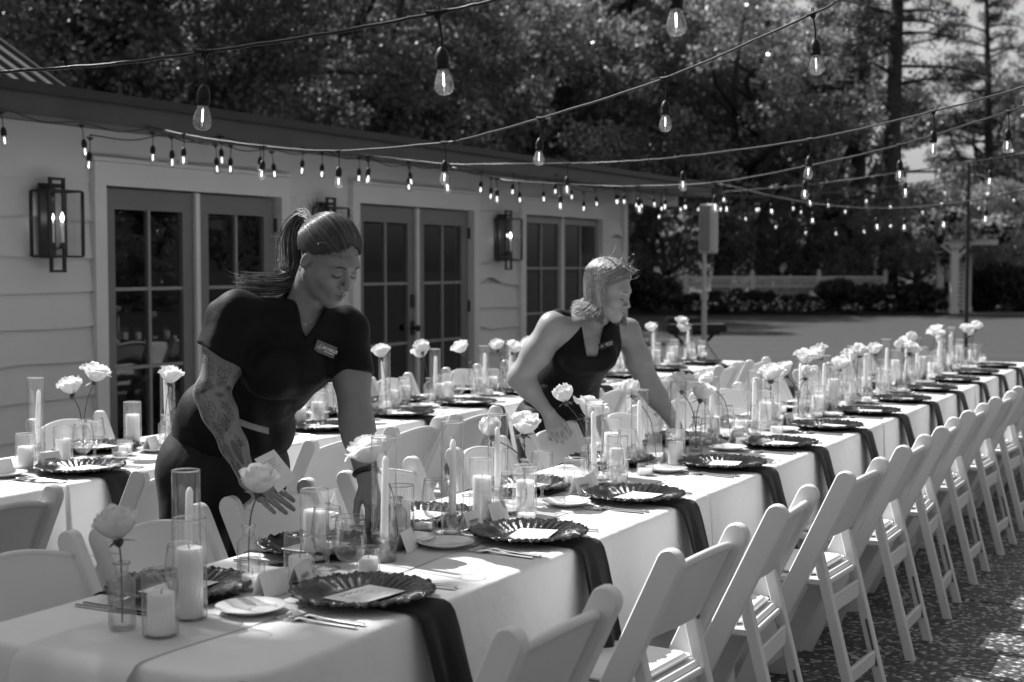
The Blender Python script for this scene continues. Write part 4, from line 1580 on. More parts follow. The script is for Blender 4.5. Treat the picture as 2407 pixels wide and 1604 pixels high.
VOT = [votive(.029, .062), votive(.03, .04)]
vr = .0275
vprof = [(.0118, .138), (.0155, .141), (.0172, .139), (.017, .137), (.0132, .132), (.0132, .117), (.018, .111), (vr, .100), (vr, .05), (vr, .006), (vr - .003, 0), (.001, 0)]
vase_p = [('neck_rim', MB().tube([(.0165 * math.cos(a), .0165 * math.sin(a), .139) for a in np.linspace(0, 2 * math.pi, 24)], .0022, 6).tube([(.0135 * math.cos(a), .0135 * math.sin(a), .117) for a in np.linspace(0, 2 * math.pi, 24)], .0012, 5).mesh('neck_rim', m_glassthick, True)), ('bottle', MB().lathe(vprof, 96, 24, .028).mesh('bud_vase', m_ribglass, True)), ('water', MB().lathe([(.001, .006), (vr - .0035, .006), (vr - .0035, .062), (.001, .062)], 24).mesh('vase_water', m_water, True))]


def rose_bloom(seed, openness, R=.042):
    r = random.Random(seed)
    m = MB()
    # calyx cup at z=0; petals grow upward
    layers = [(3, .30, .93, .0), (3, .48, 1.0, .02), (4, .68, .98, .08), (5, .86, .92, .2), (5, .99, .80, .5)]
    for li, (n, rad, hh, out) in enumerate(layers):
        if li == 4 and openness < .35:
            n = 2
        for k in range(n):
            a0 = 2 * math.pi * (k / n) + li * .7 + r.uniform(-.15, .15)
            wdt = (2.9 / n + .6) * r.uniform(.9, 1.1) if li < 2 else (2 * math.pi / n) * r.uniform(1.25, 1.5)
            H = R * 1.75 * hh * r.uniform(.93, 1.05)
            op = out * openness * r.uniform(.6, 1.35)
            rows = []
            NU, NT = 7, 7
            for t in range(NT + 1):
                tt = t / NT
                row = []
                for u in range(NU + 1):
                    uu = u / NU * 2 - 1
                    edge = 1 - .30 * (abs(uu) ** 2.5) * (tt ** 2)
                    wt = wdt * (.45 + .62 * math.sin(min(1, tt * 1.1) * math.pi / 1.9))
                    ang = a0 + uu * wt / 2
                    base = R * rad * (math.sin(min(1, tt * 1.15) * math.pi * .56) ** .75) * (1.0 if li > 1 else .95)
                    curl = R * op * (tt ** 5) * 1.2
                    inward = -R * rad * (.45 if li < 3 else .22) * (tt ** 4) * (1.15 - openness)
                    rr = max(.0012, base + curl + inward + R * .05 * math.sin(uu * 6 + seed + k) * tt)
                    z = H * edge * tt - R * op * .55 * max(0, tt - .72) * 2 + R * .03 * math.sin(uu * 5 + k * 2.1) * tt
                    tip = 0
                    row.append((rr * math.cos(ang), rr * math.sin(ang), z + tip))
                rows.append(row)
            m.grid(rows)
    return m.mesh('bloom', m_petal, True)


BLOOM = [rose_bloom(1, .25, .039), rose_bloom(2, .6, .044), rose_bloom(3, .95, .046), rose_bloom(5, .45, .042)]


def sepals(seed):
    r = random.Random(seed)
    m = MB().lathe([(.004, -.014), (.009, -.008), (.011, 0), (.009, .004)], 10)
    for k in range(5):
        a = k * 1.257 + r.uniform(-.2, .2)
        L = r.uniform(.022, .034)
        d = Vector((math.cos(a), math.sin(a), 0))
        e = Vector((-math.sin(a), math.cos(a), 0))
        dn = r.uniform(-.022, .012)
        m.grid([[d * .008 - e * .006, d * .008 + e * .006], [d * (.008 + L * .5) - e * .005 + ZV * dn * .4, d * (.008 + L * .5) + e * .005 + ZV * dn * .4], [d * (.008 + L) + ZV * dn - e * .0006, d * (.008 + L) + ZV * dn + e * .0006]])
    return m.mesh('sepals', m_stem)


SEP = [sepals(1), sepals(2)]
count = {}


def nth(key):
    count[key] = count.get(key, 0) + 1
    k = count[key] - 1
    return ORD[k] if k < len(ORD) else 'next'


ZS = TH + .0050                 # top of runner
rr = random.Random(99)
WHERE = {'front': 'the front tables', 'back': 'the back tables'}
SIDE = {'frontnear': 'camera side of front tables', 'frontfar': 'far side of front tables', 'backnear': 'camera side of back tables', 'backfar': 'building side of back tables'}


def rose(u, v, key, tip, variant, tilt=None, note=None):
    """a rose standing in the vase at (u, v); tip = offset of the bloom base from the vase axis (dx, dy, height above the table)"""
    o = Vector((0, 0, .012))
    tp = Vector((tip[0], tip[1], tip[2]))
    lab = note or '%s white rose from the left end along %s' % (nth('rose' + key), WHERE[key])
    root = thing('rose', lab, 'rose', (u, v, ZS), group=None if note else 'white roses on ' + WHERE[key])
    nk = Vector((tip[0] * .10, tip[1] * .10, .128))
    d = (tp - nk)
    mid = nk + d * .5 + Vector((-tip[0] * .15, -tip[1] * .15, .006))
    obj('stem', MB().tube(crom([o + Vector((-tip[0] * .08, -tip[1] * .08, 0)), nk, mid, tp], 5), [.0019] * 16, 6).mesh('rose_stem_mesh', m_stem, True), root)
    di = (d.normalized() + Vector((0, 0, .25))).normalized() if tilt is None else Vector(tilt).normalized()
    q = di.to_track_quat('Z', 'Y').to_euler()
    b_ = obj('bloom', BLOOM[variant], root, tuple(tp + di * .006), tuple(q))
    b_.rotation_euler.rotate_axis('Z', rr.uniform(0, 6.28))
    obj('sepals', SEP[rr.randrange(2)], root, tuple(tp + di * .006), tuple(q))
    if rr.random() < .6:
        lf = MB()
        a = rr.uniform(0, 6.28)
        e = Vector((math.cos(a), math.sin(a), .3))
        w_ = Vector((-math.sin(a), math.cos(a), 0)) * .009
        c = nk + d * .55
        lf.grid([[c, c + ZV * .0005], [c + e * .018 - w_, c + e * .018 + w_], [c + e * .04 - w_ * .1, c + e * .04 + w_ * .1]])
        obj('leaf', lf.mesh('rose_leaf', m_stem), root)
    return root


def vase(u, v, key, roses):
    u, v = UV(u, v)
    spawn('bud_vase', vase_p, '%s ribbed glass bud vase from the left end along %s' % (nth('vase' + key), WHERE[key]), 'vase', (u, v, ZS), rr.uniform(0, 6), 'bud vases on ' + WHERE[key])
    for r_ in roses:
        rose(u, v, key, r_[0], r_[1], r_[2] if len(r_) > 2 else None)


def hur(u, v, key, h):
    u, v = UV(u, v)
    n = nth('hur' + key)
    spawn('hurricane_glass', HUR[h], '%s ribbed glass candle cylinder from the left end along %s' % (n, WHERE[key]), 'candle holder', (u, v, ZS), rr.uniform(0, 6), 'ribbed candle cylinders on ' + WHERE[key])
    spawn('pillar_candle', PIL[PFOR[h]], 'white pillar candle inside the %s ribbed cylinder along %s' % (n, WHERE[key]), 'candle', (u + rr.uniform(-.002, .002), v + rr.uniform(-.002, .002), ZS + .0045), rr.uniform(0, 6), 'pillar candles on ' + WHERE[key])


def tall(u, v, key, h=.32, lean=None):
    u, v = UV(u, v)
    n = nth('tall' + key)
    spawn('tall_glass_cylinder', TALL[h], '%s tall clear glass cylinder from the left end along %s' % (n, WHERE[key]), 'candle holder', (u, v, ZS), 0, 'tall clear cylinders on ' + WHERE[key])
    thing('taper_holder', 'small glass candlestick inside the %s tall cylinder along %s' % (n, WHERE[key]), 'candlestick', (u, v, ZS), group='glass candlesticks on ' + WHERE[key], me=holder_me)
    ln = lean if lean is not None else (rr.uniform(-.035, .035), rr.uniform(-.035, .035))
    spawn('taper_candle', taper_p[.25 if h < .3 else .272], 'slim white taper candle in the %s tall cylinder along %s' % (n, WHERE[key]), 'candle', (u, v, ZS), 0, 'taper candles on ' + WHERE[key], rot=(ln[0], ln[1], 0))


def vot(u, v, key, k, z=None):
    u, v = UV(u, v)
    spawn('votive_candle', VOT[k], '%s votive candle in ribbed cup from the left end along %s' % (nth('vot' + key), WHERE[key]), 'votive', (u, v, ZS if z is None else z), rr.uniform(0, 6), 'votives on ' + WHERE[key])


def goblet(u, v, key, side):
    spawn('water_goblet', goblet_parts, '%s stemmed water glass from the left end, %s side of %s' % (nth('gob' + key + side), side, WHERE[key]), 'glass', (u, v, ZS - .003), 0, 'water glasses on the %s side of %s' % (side, WHERE[key]))


def setting(u, v, key, side, full=True, dg=.085):
    """one place: napkin, charger, menu, cutlery, bread plate, name card, goblet"""
    s = 1 if side == 'near' else -1                     # near: guest sits at smaller Y
    rz = 0 if s > 0 else math.pi
    n = nth('set' + key + side)
    at_ = '%s place from the left, %s' % (n, SIDE[key + side])
    grp = ' on the %s side of %s' % (side, WHERE[key])
    J = lambda a=.006: rr.uniform(-a, a)
    z0 = TH + .001
    thing('napkin', 'black napkin hanging at the ' + at_, 'napkin', (u + .01 * s + J(), v, z0), (0, 0, rz), 'black napkins' + grp, rr.choice(napkin_me))
    thing('charger_plate', 'black scalloped glass charger at the ' + at_, 'charger plate', (u, v, z0 + .0045 + .003), (0, 0, rr.uniform(0, 6.28)), 'black chargers' + grp, charger_me)
    spawn('menu_card', rr.choice(menu_p), 'white menu card at the ' + at_, 'menu card', (u + J(), v - .01 * s + J(), z0 + .0150), rz + J(.25), 'menu cards' + grp)
    if not full:
        return
    for k, (du, nm) in enumerate(((-.222, 'outer'), (-.196, 'inner'))):
        thing('fork', '%s silver fork at the %s' % (nm, at_), 'fork', (u + du * s + J(.004), v - .035 * s + J(.008), z0), (0, 0, rz + J(.12)), 'forks' + grp, fork_me)
    for k, (du, nm) in enumerate(((.182, 'inner'), (.203, 'outer'))):
        thing('knife', '%s silver knife at the %s' % (nm, at_), 'knife', (u + du * s + J(.003), v - .03 * s + J(.006), z0), (0, 0, rz + J(.06)), 'knives' + grp, knife_me)
    thing('bread_plate', 'small white bread plate at the ' + at_, 'plate', (u - .215 * s + J(), v + .145 * s + J(), z0 + .006), group='bread plates' + grp, me=plate_me)
    spawn('place_card', rr.choice(tent_p), 'folded name card at the ' + at_, 'place card', (u + (.04 if s > 0 else .10) + J(.015), v + .20 * s, ZS), rz + J(.3), 'name cards' + grp)
    goblet(u + dg * s + J(.01), v + .142 * s + J(.006), key, side)


EV_ = 1.810
for u in [1.58, 2.22, 2.80, 3.46, 4.0, 4.58, 5.17, 5.76, 6.35, 6.94, 7.53, 8.12]:
    setting(1.288 * u + .643, EV_, 'front', 'near', dg=.25 if abs(u - 3.46) < .01 else .16)
for u in [1.34, 1.77, 2.18, 2.69, 3.25, 3.85, 4.45, 5.05, 5.65, 6.25, 6.85, 7.45, 8.05]:
    setting(1.288 * u + .804, 2.222, 'front', 'far', dg=.16)
for u in [1.38, 1.94, 2.55, 3.13, 3.66, 4.17, 4.75, 5.3, 5.85, 6.42, 7.0]:
    setting(1.288 * u + 1.365, 3.865, 'back', 'near', dg=.16)
for u in [1.6, 2.2, 2.8, 3.4, 4.0, 4.6, 5.2, 5.8, 6.4, 7.0]:
    setting(1.288 * u + 1.523, 4.262, 'back', 'far', dg=.16)

# the centre of the front tables, near end first
F_ = 'front'
# tips are (dx, dy, h): image right is (+.605, -.796)
def tip(r_, d_, h):
    return (r_ * RV.x + d_ * FV.x, r_ * RV.y + d_ * FV.y, h)


vase(1.15, 1.90, F_, [(tip(-.002, -.01, .182), 3, RV * -.12 - FV * .1 + ZV)])
hur(1.175, 1.80, F_, .136)
hur(1.272, 1.838, F_, .218)
tall(1.36, 1.975, F_, .29, (0.0, .05))
vot(1.475, 1.885, F_, 0)
vase(1.50, 1.93, F_, [(tip(.022, 0, .212), 3, RV * .15 - FV * .25 + ZV)])
hur(1.60, 1.865, F_, .108)
hur(1.72, 1.945, F_, .185)
vot(1.735, 1.765, F_, 0)
tall(1.826, 1.80, F_, .32, (0, .03))
vase(1.925, 1.85, F_, [(tip(-.06, 0, .225), 2, RV * -.45 + ZV)])
hur(2.005, 1.91, F_, .15)
vot(2.10, 1.915, F_, 1)
tall(2.125, 1.825, F_, .32)
hur(2.30, 1.86, F_, .185)
hur(2.435, 1.80, F_, .15)
vot(2.37, 1.745, F_, 1)
tall(2.475, 1.935, F_, .29)
vase(2.56, 1.89, F_, [(tip(-.105, 0, .205), 0, RV * -.2 + ZV), (tip(-.005, 0.01, .212), 1, RV * .1 + ZV - FV * .2)])
hur(2.80, 1.86, F_, .108)
tall(2.95, 1.875, F_, .29)
vot(2.97, 1.785, F_, 0)
vase(3.02, 1.945, F_, [(tip(-.08, 0, .262), 0, RV * -.3 + ZV), (tip(-.005, .0, .205), 2, RV * .35 + ZV)])
hur(3.065, 1.85, F_, .15)
hur(3.20, 1.96, F_, .185)
tall(3.30, 1.895, F_, .29)
vase(3.40, 1.885, F_, [(tip(-.085, 0, .25), 0, RV * -.2 + ZV)])
vot(3.16, 1.79, F_, 1)
hur(3.38, 1.785, F_, .136)
tall(3.62, 1.90, F_, .29)
vase(3.70, 1.86, F_, [(tip(-.06, 0, .24), 2, RV * .3 + ZV), (tip(.02, .03, .2), 1)])
u = 3.86
k = 0
while u < 8.4:
    r_ = rr
    tall(u + r_.uniform(-.03, .03), r_.uniform(1.78, 1.95), F_, r_.choice((.29, .32)))
    hur(u + .13 + r_.uniform(-.03, .03), r_.uniform(1.80, 1.94), F_, r_.choice((.136, .15, .185, .185, .218)))
    rs = [(tip(r_.uniform(-.09, .09), r_.uniform(-.04, .04), r_.uniform(.20, .27)), r_.choice((0, 1, 2, 3)))]
    if k % 3:
        rs.append((tip(r_.uniform(-.07, .07), r_.uniform(-.05, .05), r_.uniform(.18, .25)), r_.choice((0, 1, 2))))
    vase(u + .24 + r_.uniform(-.03, .03), r_.uniform(1.80, 1.94), F_, rs)
    vot(u + .33 + r_.uniform(-.03, .03), r_.uniform(1.77, 1.95), F_, r_.randrange(2))
    hur(u + .40 + r_.uniform(-.03, .03), r_.uniform(1.80, 1.94), F_, r_.choice((.108, .136, .15)))
    vot(u + .06 + r_.uniform(-.02, .02), r_.choice((1.75, 1.98)), F_, r_.randrange(2))
    u += .33 + r_.uniform(-.02, .02)
    k += 1
B_ = 'back'
hur(1.72, 3.70, B_, .15)
hur(1.84, 3.67, B_, .136)
tall(1.975, 3.85, B_, .32, (0, .06))
hur(2.01, 3.715, B_, .136)
vase(2.14, 3.80, B_, [(tip(-.04, 0, .235), 1, RV * -.2 + ZV), (tip(.045, .0, .285), 2, RV * .25 + ZV)])
vot(2.23, 3.645, B_, 0)
vot(2.18, 3.60, B_, 1)
hur(2.37, 3.815, B_, .185)
vase(2.42, 3.655, B_, [(tip(.02, 0, .262), 1, RV * .15 + ZV)])
tall(2.55, 3.83, B_, .32)
u = 2.72
k = 0
while u < 7.25:
    r_ = rr
    tall(u + r_.uniform(-.03, .03), r_.uniform(3.62, 3.80), B_, r_.choice((.29, .32)))
    hur(u + .14 + r_.uniform(-.03, .03), r_.uniform(3.64, 3.78), B_, r_.choice((.136, .15, .185, .185, .218)))
    rs = [(tip(r_.uniform(-.08, .08), r_.uniform(-.04, .04), r_.uniform(.22, .29)), r_.choice((1, 2, 3)))]
    if k % 2:
        rs.append((tip(r_.uniform(-.07, .07), r_.uniform(-.05, .05), r_.uniform(.2, .25)), r_.choice((1, 2))))
    vase(u + .26 + r_.uniform(-.03, .03), r_.uniform(3.64, 3.78), B_, rs)
    vot(u + .36, r_.uniform(3.62, 3.78), B_, 0)
    hur(u + .43, r_.uniform(3.64, 3.78), B_, .136)
    u += .37
    k += 1
# ------------------------------------------------------------------ people: smooth surfaces grown from a posed skeleton
def A(*p):
    return np.array(p, dtype=float)


def J(x, y, D):
    """joint D metres ahead of the viewer -> (right, ahead, up)"""
    p = PR(x, y, K * JREF[0] + (D - JREF[0]) * 1.2)
    return A(p.dot(RV), p.dot(FV), p.z)


JREF = [3.0]


def unit(v):
    v = np.asarray(v, float)
    return v / np.linalg.norm(v)


class Shape:
    """a list of rounded pieces blended into one surface"""
    def __init__(s):
        s.ops = []

    def rc(s, a, b, ra, rb, k=.02, sub=False):
        a, b = np.asarray(a, float), np.asarray(b, float)
        ba = b - a
        L2 = max(1e-12, ba @ ba)

        def f(P):
            q = P - a
            t = np.clip((q @ ba) / L2, 0, 1)
            return np.sqrt(((q - t[:, None] * ba) ** 2).sum(1)) - (ra + (rb - ra) * t)
        s.ops.append((f, k, sub, (a + b) / 2, math.sqrt(L2) / 2 + max(ra, rb)))
        return s

    def ell(s, c, axes, rad, k=.02, sub=False):
        c, R, rad = np.asarray(c, float), np.asarray(axes, float), np.asarray(rad, float)

        def f(P):
            q = (P - c) @ R.T
            k0 = np.sqrt(((q / rad) ** 2).sum(1))
            k1 = np.sqrt(((q / rad ** 2) ** 2).sum(1))
            return np.where(k1 > 1e-9, k0 * (k0 - 1) / np.maximum(k1, 1e-9), -rad.min())
        s.ops.append((f, k, sub, c, rad.max()))
        return s

    def cut(s, f, k=.004):
        s.ops.append((f, k, True, None, 0))
        return s

    def join(s, other, k=.01):
        s.ops.append((lambda P: other(P), k, False, None, 0))
        return s

    def chain(s, pts, rs, k=.02):
        for i in range(len(pts) - 1):
            s.rc(pts[i], pts[i + 1], rs[i], rs[i + 1], k)
        return s

    def __call__(s, P, cen=None, rad=0.0):
        d = np.full(len(P), 9.0)
        for f, k, sub, c, br in s.ops:
            if cen is not None and c is not None and np.linalg.norm(cen - c) - br - rad > .12:
                continue
            e = f(P)
            if sub:
                e = -e
                h = np.clip(.5 - .5 * (d - e) / k, 0, 1)
                d = d * (1 - h) + e * h + k * h * (1 - h)
            else:
                h = np.clip(.5 + .5 * (d - e) / k, 0, 1)
                d = d * (1 - h) + e * h - k * h * (1 - h)
        return d


def surface(shape, lo, hi, h, B=8):
    """sparse surface nets: quads over the zero level of shape"""
    lo, hi = np.asarray(lo, float), np.asarray(hi, float)
    nb = np.ceil((hi - lo) / (h * B)).astype(int)
    g = np.stack(np.meshgrid(*[np.arange(n) for n in nb], indexing='ij'), -1).reshape(-1, 3)
    cen = lo + (g + .5) * h * B
    big = (g // 6)
    key = big[:, 0] * 10000 + big[:, 1] * 100 + big[:, 2]
    keep = np.zeros(len(g), bool)
    for kk in np.unique(key):
        m = np.where(key == kk)[0]
        c = cen[m].mean(0)
        r = np.linalg.norm(cen[m] - c, axis=1).max() + h * B
        keep[m] = np.abs(shape(cen[m], c, r)) < h * B * 1.25
    g, key = g[keep], key[keep]
    off = np.stack(np.meshgrid(*[np.arange(B + 1)] * 3, indexing='ij'), -1).reshape(-1, 3)
    N = nb * B + 2
    cid, cpos, ev = [], [], []
    code = lambda q: (q[..., 0].astype(np.int64) * N[1] + q[..., 1]) * N[2] + q[..., 2]
    cor = np.array([[0, 0, 0], [1, 0, 0], [0, 1, 0], [1, 1, 0], [0, 0, 1], [1, 0, 1], [0, 1, 1], [1, 1, 1]])
    edg = [(0, 1), (2, 3), (4, 5), (6, 7), (0, 2), (1, 3), (4, 6), (5, 7), (0, 4), (1, 5), (2, 6), (3, 7)]
    for kk in np.unique(key):
        bs = g[key == kk]
        idx = bs[:, None, :] * B + off[None]
        P = lo + idx.reshape(-1, 3) * h
        c = P.mean(0)
        D = shape(P, c, np.linalg.norm(P - c, axis=1).max()).reshape(len(bs), B + 1, B + 1, B + 1)
        I = idx.reshape(len(bs), B + 1, B + 1, B + 1, 3)
        cv = np.stack([D[:, a:a + B, b:b + B, c_:c_ + B] for a, b, c_ in cor], -1).reshape(-1, 8)
        ci = I[:, :B, :B, :B].reshape(-1, 3)
        ins = cv < 0
        mix = ins.any(1) & ~ins.all(1)
        cv, ci = cv[mix], ci[mix]
        acc, num = np.zeros((len(cv), 3)), np.zeros(len(cv))
        for a, b in edg:
            va, vb = cv[:, a], cv[:, b]
            x = (va < 0) != (vb < 0)
            t = np.where(x, va / np.where(x, va - vb, 1), 0)
            acc += np.where(x[:, None], cor[a] + (cor[b] - cor[a]) * t[:, None], 0)
            num += x
        cid.append(code(ci))
        cpos.append(lo + (ci + acc / num[:, None]) * h)
        for ax in range(3):
            sl = [slice(0, B)] * 3
            a0 = D[:, :B, :B, :B]
            s2 = [slice(0, B)] * 3
            s2[ax] = slice(1, B + 1)
            a1 = D[(slice(None),) + tuple(s2)]
            x = (a0 < 0) != (a1 < 0)
            e = I[:, :B, :B, :B][x]
            ev.append((np.full(len(e), ax), e, a0[x] < 0))
    cid, cpos = np.concatenate(cid), np.concatenate(cpos)
    o = np.argsort(cid)
    cid, cpos = cid[o], cpos[o]
    quads = []
    for ax, e, inside in ev:
        if not len(e):
            continue
        a = int(ax[0])
        u, v = [(1, 2), (2, 0), (0, 1)][a]
        eu, evv = np.zeros(3, int), np.zeros(3, int)
        eu[u], evv[v] = 1, 1
        cs = [e - eu - evv, e - evv, e, e - eu]
        q = np.stack([np.searchsorted(cid, code(c)) for c in cs], 1)
        q = np.minimum(q, len(cid) - 1)
        ok = np.ones(len(e), bool)
        for j, c in enumerate(cs):
            ok &= (cid[q[:, j]] == code(c)) & (c >= 0).all(1)
        q, ins = q[ok], inside[ok]
        q[~ins] = q[~ins][:, ::-1]
        quads.append(q)
    return cpos, np.concatenate(quads)


M3 = np.array([list(RV), list(FV), [0, 0, 1]])          # rows: local axes in the world


def to_world(V):
    return np.asarray(V) @ M3


def person_mesh(name, shape, lo, hi, h, mat, origin):
    V, F = surface(shape, lo, hi, h)
    me = np_mesh(name, to_world(V - origin), F, mat, True)
    return me, V


class Head:
    def __init__(s, c, fwd, roll=0.0, scale=1.0):
        s.c = np.asarray(c, float)
        s.f = unit(fwd)
        up = A(0, 0, 1) - s.f * s.f[2]
        s.u = unit(up)
        s.x = np.cross(s.f, s.u)
        if roll:
            ca, sa = math.cos(roll), math.sin(roll)
            s.u, s.x = s.u * ca + s.x * sa, s.x * ca - s.u * sa
        s.R = np.stack([s.x, s.f, s.u])
        s.k = scale

    def P(s, x, y, z):
        return s.c + (s.x * x + s.f * y + s.u * z) * s.k

    def L(s, Q):
        return ((np.asarray(Q) - s.c) @ s.R.T) / s.k

    def build(s, S, smile=.004):
        k = s.k
        P = s.P
        E = lambda c, r, kk=.02, sub=False: S.ell(P(*c), s.R, np.array(r) * k, kk, sub)
        E((0, -.014, .036), (.0745, .093, .086), .02)
        E((0, .026, -.022), (.058, .062, .080), .03)
        for sx in (-1, 1):
            S.rc(P(sx * .051, -.002, -.045), P(sx * .014, .060, -.093), .016 * k, .016 * k, .03)      # jaw
            S.ell(P(sx * .038, .058, -.028), s.R, np.array((.026, .024, .026)) * k, .02)              # cheek
        E((0, .071, -.094), (.020, .019, .018), .02)                                                    # chin
        E((0, .070, .026), (.050, .021, .016), .02)                                                     # brow
        for sx in (-1, 1):
            E((sx * .032, .094, .003), (.020, .012, .011), .012, True)                                # eye sockets
            E((sx * .0315, .0735, .0015), (.0150, .0135, .0115), .004)                                # lids
        S.rc(P(0, .084, .012), P(0, .105, -.029), .0060 * k, .0082 * k, .012)                         # nose
        E((0, .105, -.032), (.0086, .0092, .0078), .006)
        for sx in (-1, 1):
            E((sx * .0110, .094, -.0350), (.0066, .0085, .0066), .006)
        E((0, .080, -.062), (.030, .016, .020), .016)                                                   # muzzle
        for sx in (-1, 1):
            S.rc(P(sx * .023, .0805, -.0615 + smile), P(0, .0965, -.0590), .0022 * k, .0046 * k, .006)
            S.rc(P(sx * .021, .0805, -.0660 + smile), P(0, .0955, -.0700), .0025 * k, .0058 * k, .006)
            S.rc(P(sx * .026, .0835, -.0632 + smile * 1.2), P(0, .1015, -.0640), .0012 * k, .0016 * k, .003, True)
        for sx in (-1, 1):                                                                              # ears
            ax = np.stack([s.x, unit(s.f * .92 - s.u * .25), unit(s.u * .97 + s.f * .25)])
            S.ell(P(sx * .0740, -.012, -.006), ax, np.array((.0075, .0160, .029)) * k, .008)
            S.ell(P(sx * .0815, -.009, -.007), ax, np.array((.0050, .0085, .017)) * k, .004, True)
        return S


def hand(S, wrist, knuck, side, normal, curls, thumb, scale=1.0, spread=.0):
    """palm from wrist towards knuck; side = towards the thumb; normal = back of the hand; curls per finger (index..little)"""
    w, kn = np.asarray(wrist, float), np.asarray(knuck, float)
    f = unit(kn - w)
    sd = unit(side - f * (side @ f))
    n = unit(np.cross(sd, f))
    if n @ normal < 0:
        n = -n
    sc = scale
    base = kn
    offs = [.027, .009, -.009, -.026]
    lens = [(.040, .024, .019), (.044, .027, .020), (.040, .026, .019), (.031, .020, .017)]
    rad = [.0088, .0090, .0085, .0074]
    back = [0, .004, 0, -.008]
    tips = []
    for i in range(4):
        b = base + sd * offs[i] * sc + f * back[i] * sc
        S.rc(w + sd * offs[i] * .55 * sc, b, .0145 * sc, .0118 * sc, .012)
        d = unit(f + sd * (offs[i] / .03) * spread)
        p = b
        for j, L in enumerate(lens[i]):
            a = curls[i][j]
            d = unit(d * math.cos(a) - n * math.sin(a))
            nn = n - d * (n @ d)
            n_loc = unit(nn) if np.linalg.norm(nn) > 1e-3 else n
            q = p + d * L * sc
            S.rc(p, q, rad[i] * sc * (1 - .07 * j), rad[i] * sc * (1 - .07 * (j + 1)), .003)
            p = q
            n = n_loc
        tips.append(p)
        n = unit(np.cross(sd, f))
        if n @ normal < 0:
            n = -n
    t0 = w + f * .022 * sc + sd * .022 * sc - n * .004
    t1 = t0 + unit(thumb[0]) * .044 * sc
    t2 = t1 + unit(thumb[1]) * .033 * sc
    t3 = t2 + unit(thumb[2]) * .026 * sc
    S.rc(t0, t1, .0145 * sc, .0115 * sc, .008).rc(t1, t2, .0112 * sc, .0098 * sc, .004).rc(t2, t3, .0098 * sc, .0082 * sc, .003)
    return tips, t3


def strands(paths, r0, mat, name, n=3, vary=.75):
    """many hairs as thin tapered tubes; paths: list of (m,3) arrays of equal m"""
    P = np.asarray(paths)
    N, m, _ = P.shape
    T = np.gradient(P, axis=1)
    T /= np.linalg.norm(T, axis=2, keepdims=True) + 1e-12
    ref = np.array([.31, .52, .79])
    a = np.cross(T, ref)
    a /= np.linalg.norm(a, axis=2, keepdims=True) + 1e-12
    b = np.cross(T, a)
    tt = np.linspace(0, 1, m)
    rad = r0 * (1 - .75 * tt ** 2)
    rings = []
    for k in range(n):
        th = 2 * math.pi * k / n
        rings.append(P + (a * math.cos(th) + b * math.sin(th)) * rad[None, :, None])
    V = np.stack(rings, 2).reshape(-1, 3)
    base = (np.arange(N) * m * n)[:, None, None]
    i = (np.arange(m - 1) * n)[None, :, None]
    k = np.arange(n)[None, None, :]
    l = (k + 1) % n
    F = np.stack([base + i + k, base + i + l, base + i + n + l, base + i + n + k], -1).reshape(-1, 4)
    me = np_mesh(name, to_world(V), F, mat, True)
    # every lock has its own shade
    root_ = P[:, m // 2]
    lock = np.sin(root_ @ np.array([310., 170., 230.])) * .5 + np.sin(root_ @ np.array([-140., 420., 390.])) * .5
    tone = np.exp(vary * (.8 * lock + .55 * rngp.normal(size=N)))
    a_ = me.attributes.new('tone', 'FLOAT', 'POINT')
    a_.data.foreach_set('value', np.repeat(np.clip(tone, .15, 3.2), m * n).astype(np.float32))
    return me


def bez(P, m):
    """smooth curve through control points P (k,3), m samples"""
    pts = crom([Vector(p) for p in P], 10)
    Q = np.array([list(p) for p in pts])
    s = np.concatenate([[0], np.cumsum(np.linalg.norm(np.diff(Q, axis=0), axis=1))])
    t = np.linspace(0, s[-1], m)
    return np.stack([np.interp(t, s, Q[:, i]) for i in range(3)], 1)


def skin_mat(name, base):
    m = M(name, base, .45, spec=.45, noise=(22, .07, 8), bump=(160, .15, .003))
    nt = m.node_tree
    b = nt.nodes['Principled BSDF']
    src = b.inputs['Base Color'].links[0].from_socket
    at = nt.nodes.new('ShaderNodeAttribute')
    at.attribute_name = 'tone'
    mu = nt.nodes.new('ShaderNodeMath')
    mu.operation = 'MULTIPLY'
    nt.links.new(src, mu.inputs[0])
    nt.links.new(at.outputs['Fac'], mu.inputs[1])
    nt.links.new(mu.outputs[0], b.inputs['Base Color'])
    b.inputs['Subsurface Weight'].default_value = .12
    b.inputs['Subsurface Radius'].default_value = (.01, .01, .01)
    return m


def with_tone(m):
    nt = m.node_tree
    b = nt.nodes['Principled BSDF']
    src = b.inputs['Base Color'].links[0].from_socket
    at = nt.nodes.new('ShaderNodeAttribute')
    at.attribute_name = 'tone'
    mu = nt.nodes.new('ShaderNodeMath')
    mu.operation = 'MULTIPLY'
    nt.links.new(src, mu.inputs[0])
    nt.links.new(at.outputs['Fac'], mu.inputs[1])
    nt.links.new(mu.outputs[0], b.inputs['Base Color'])
    return m


def set_tone(me, V, head):
    L = head.L(V)
    tone = np.ones(len(V))
    # lips a little deeper in colour, cheeks and nose tip too
    lip = np.exp(-((L[:, 0] / .020) ** 2 + ((L[:, 2] + .0645) / .0075) ** 2) ** 2) * (L[:, 1] > .07)
    tone -= .30 * lip
    a = me.attributes.new('tone', 'FLOAT', 'POINT')
    a.data.foreach_set('value', tone.astype(np.float32))


def ribbon_on(shape, pts2d, proj, width, lift=.0006):
    return (pts2d, proj, width, lift, shape)


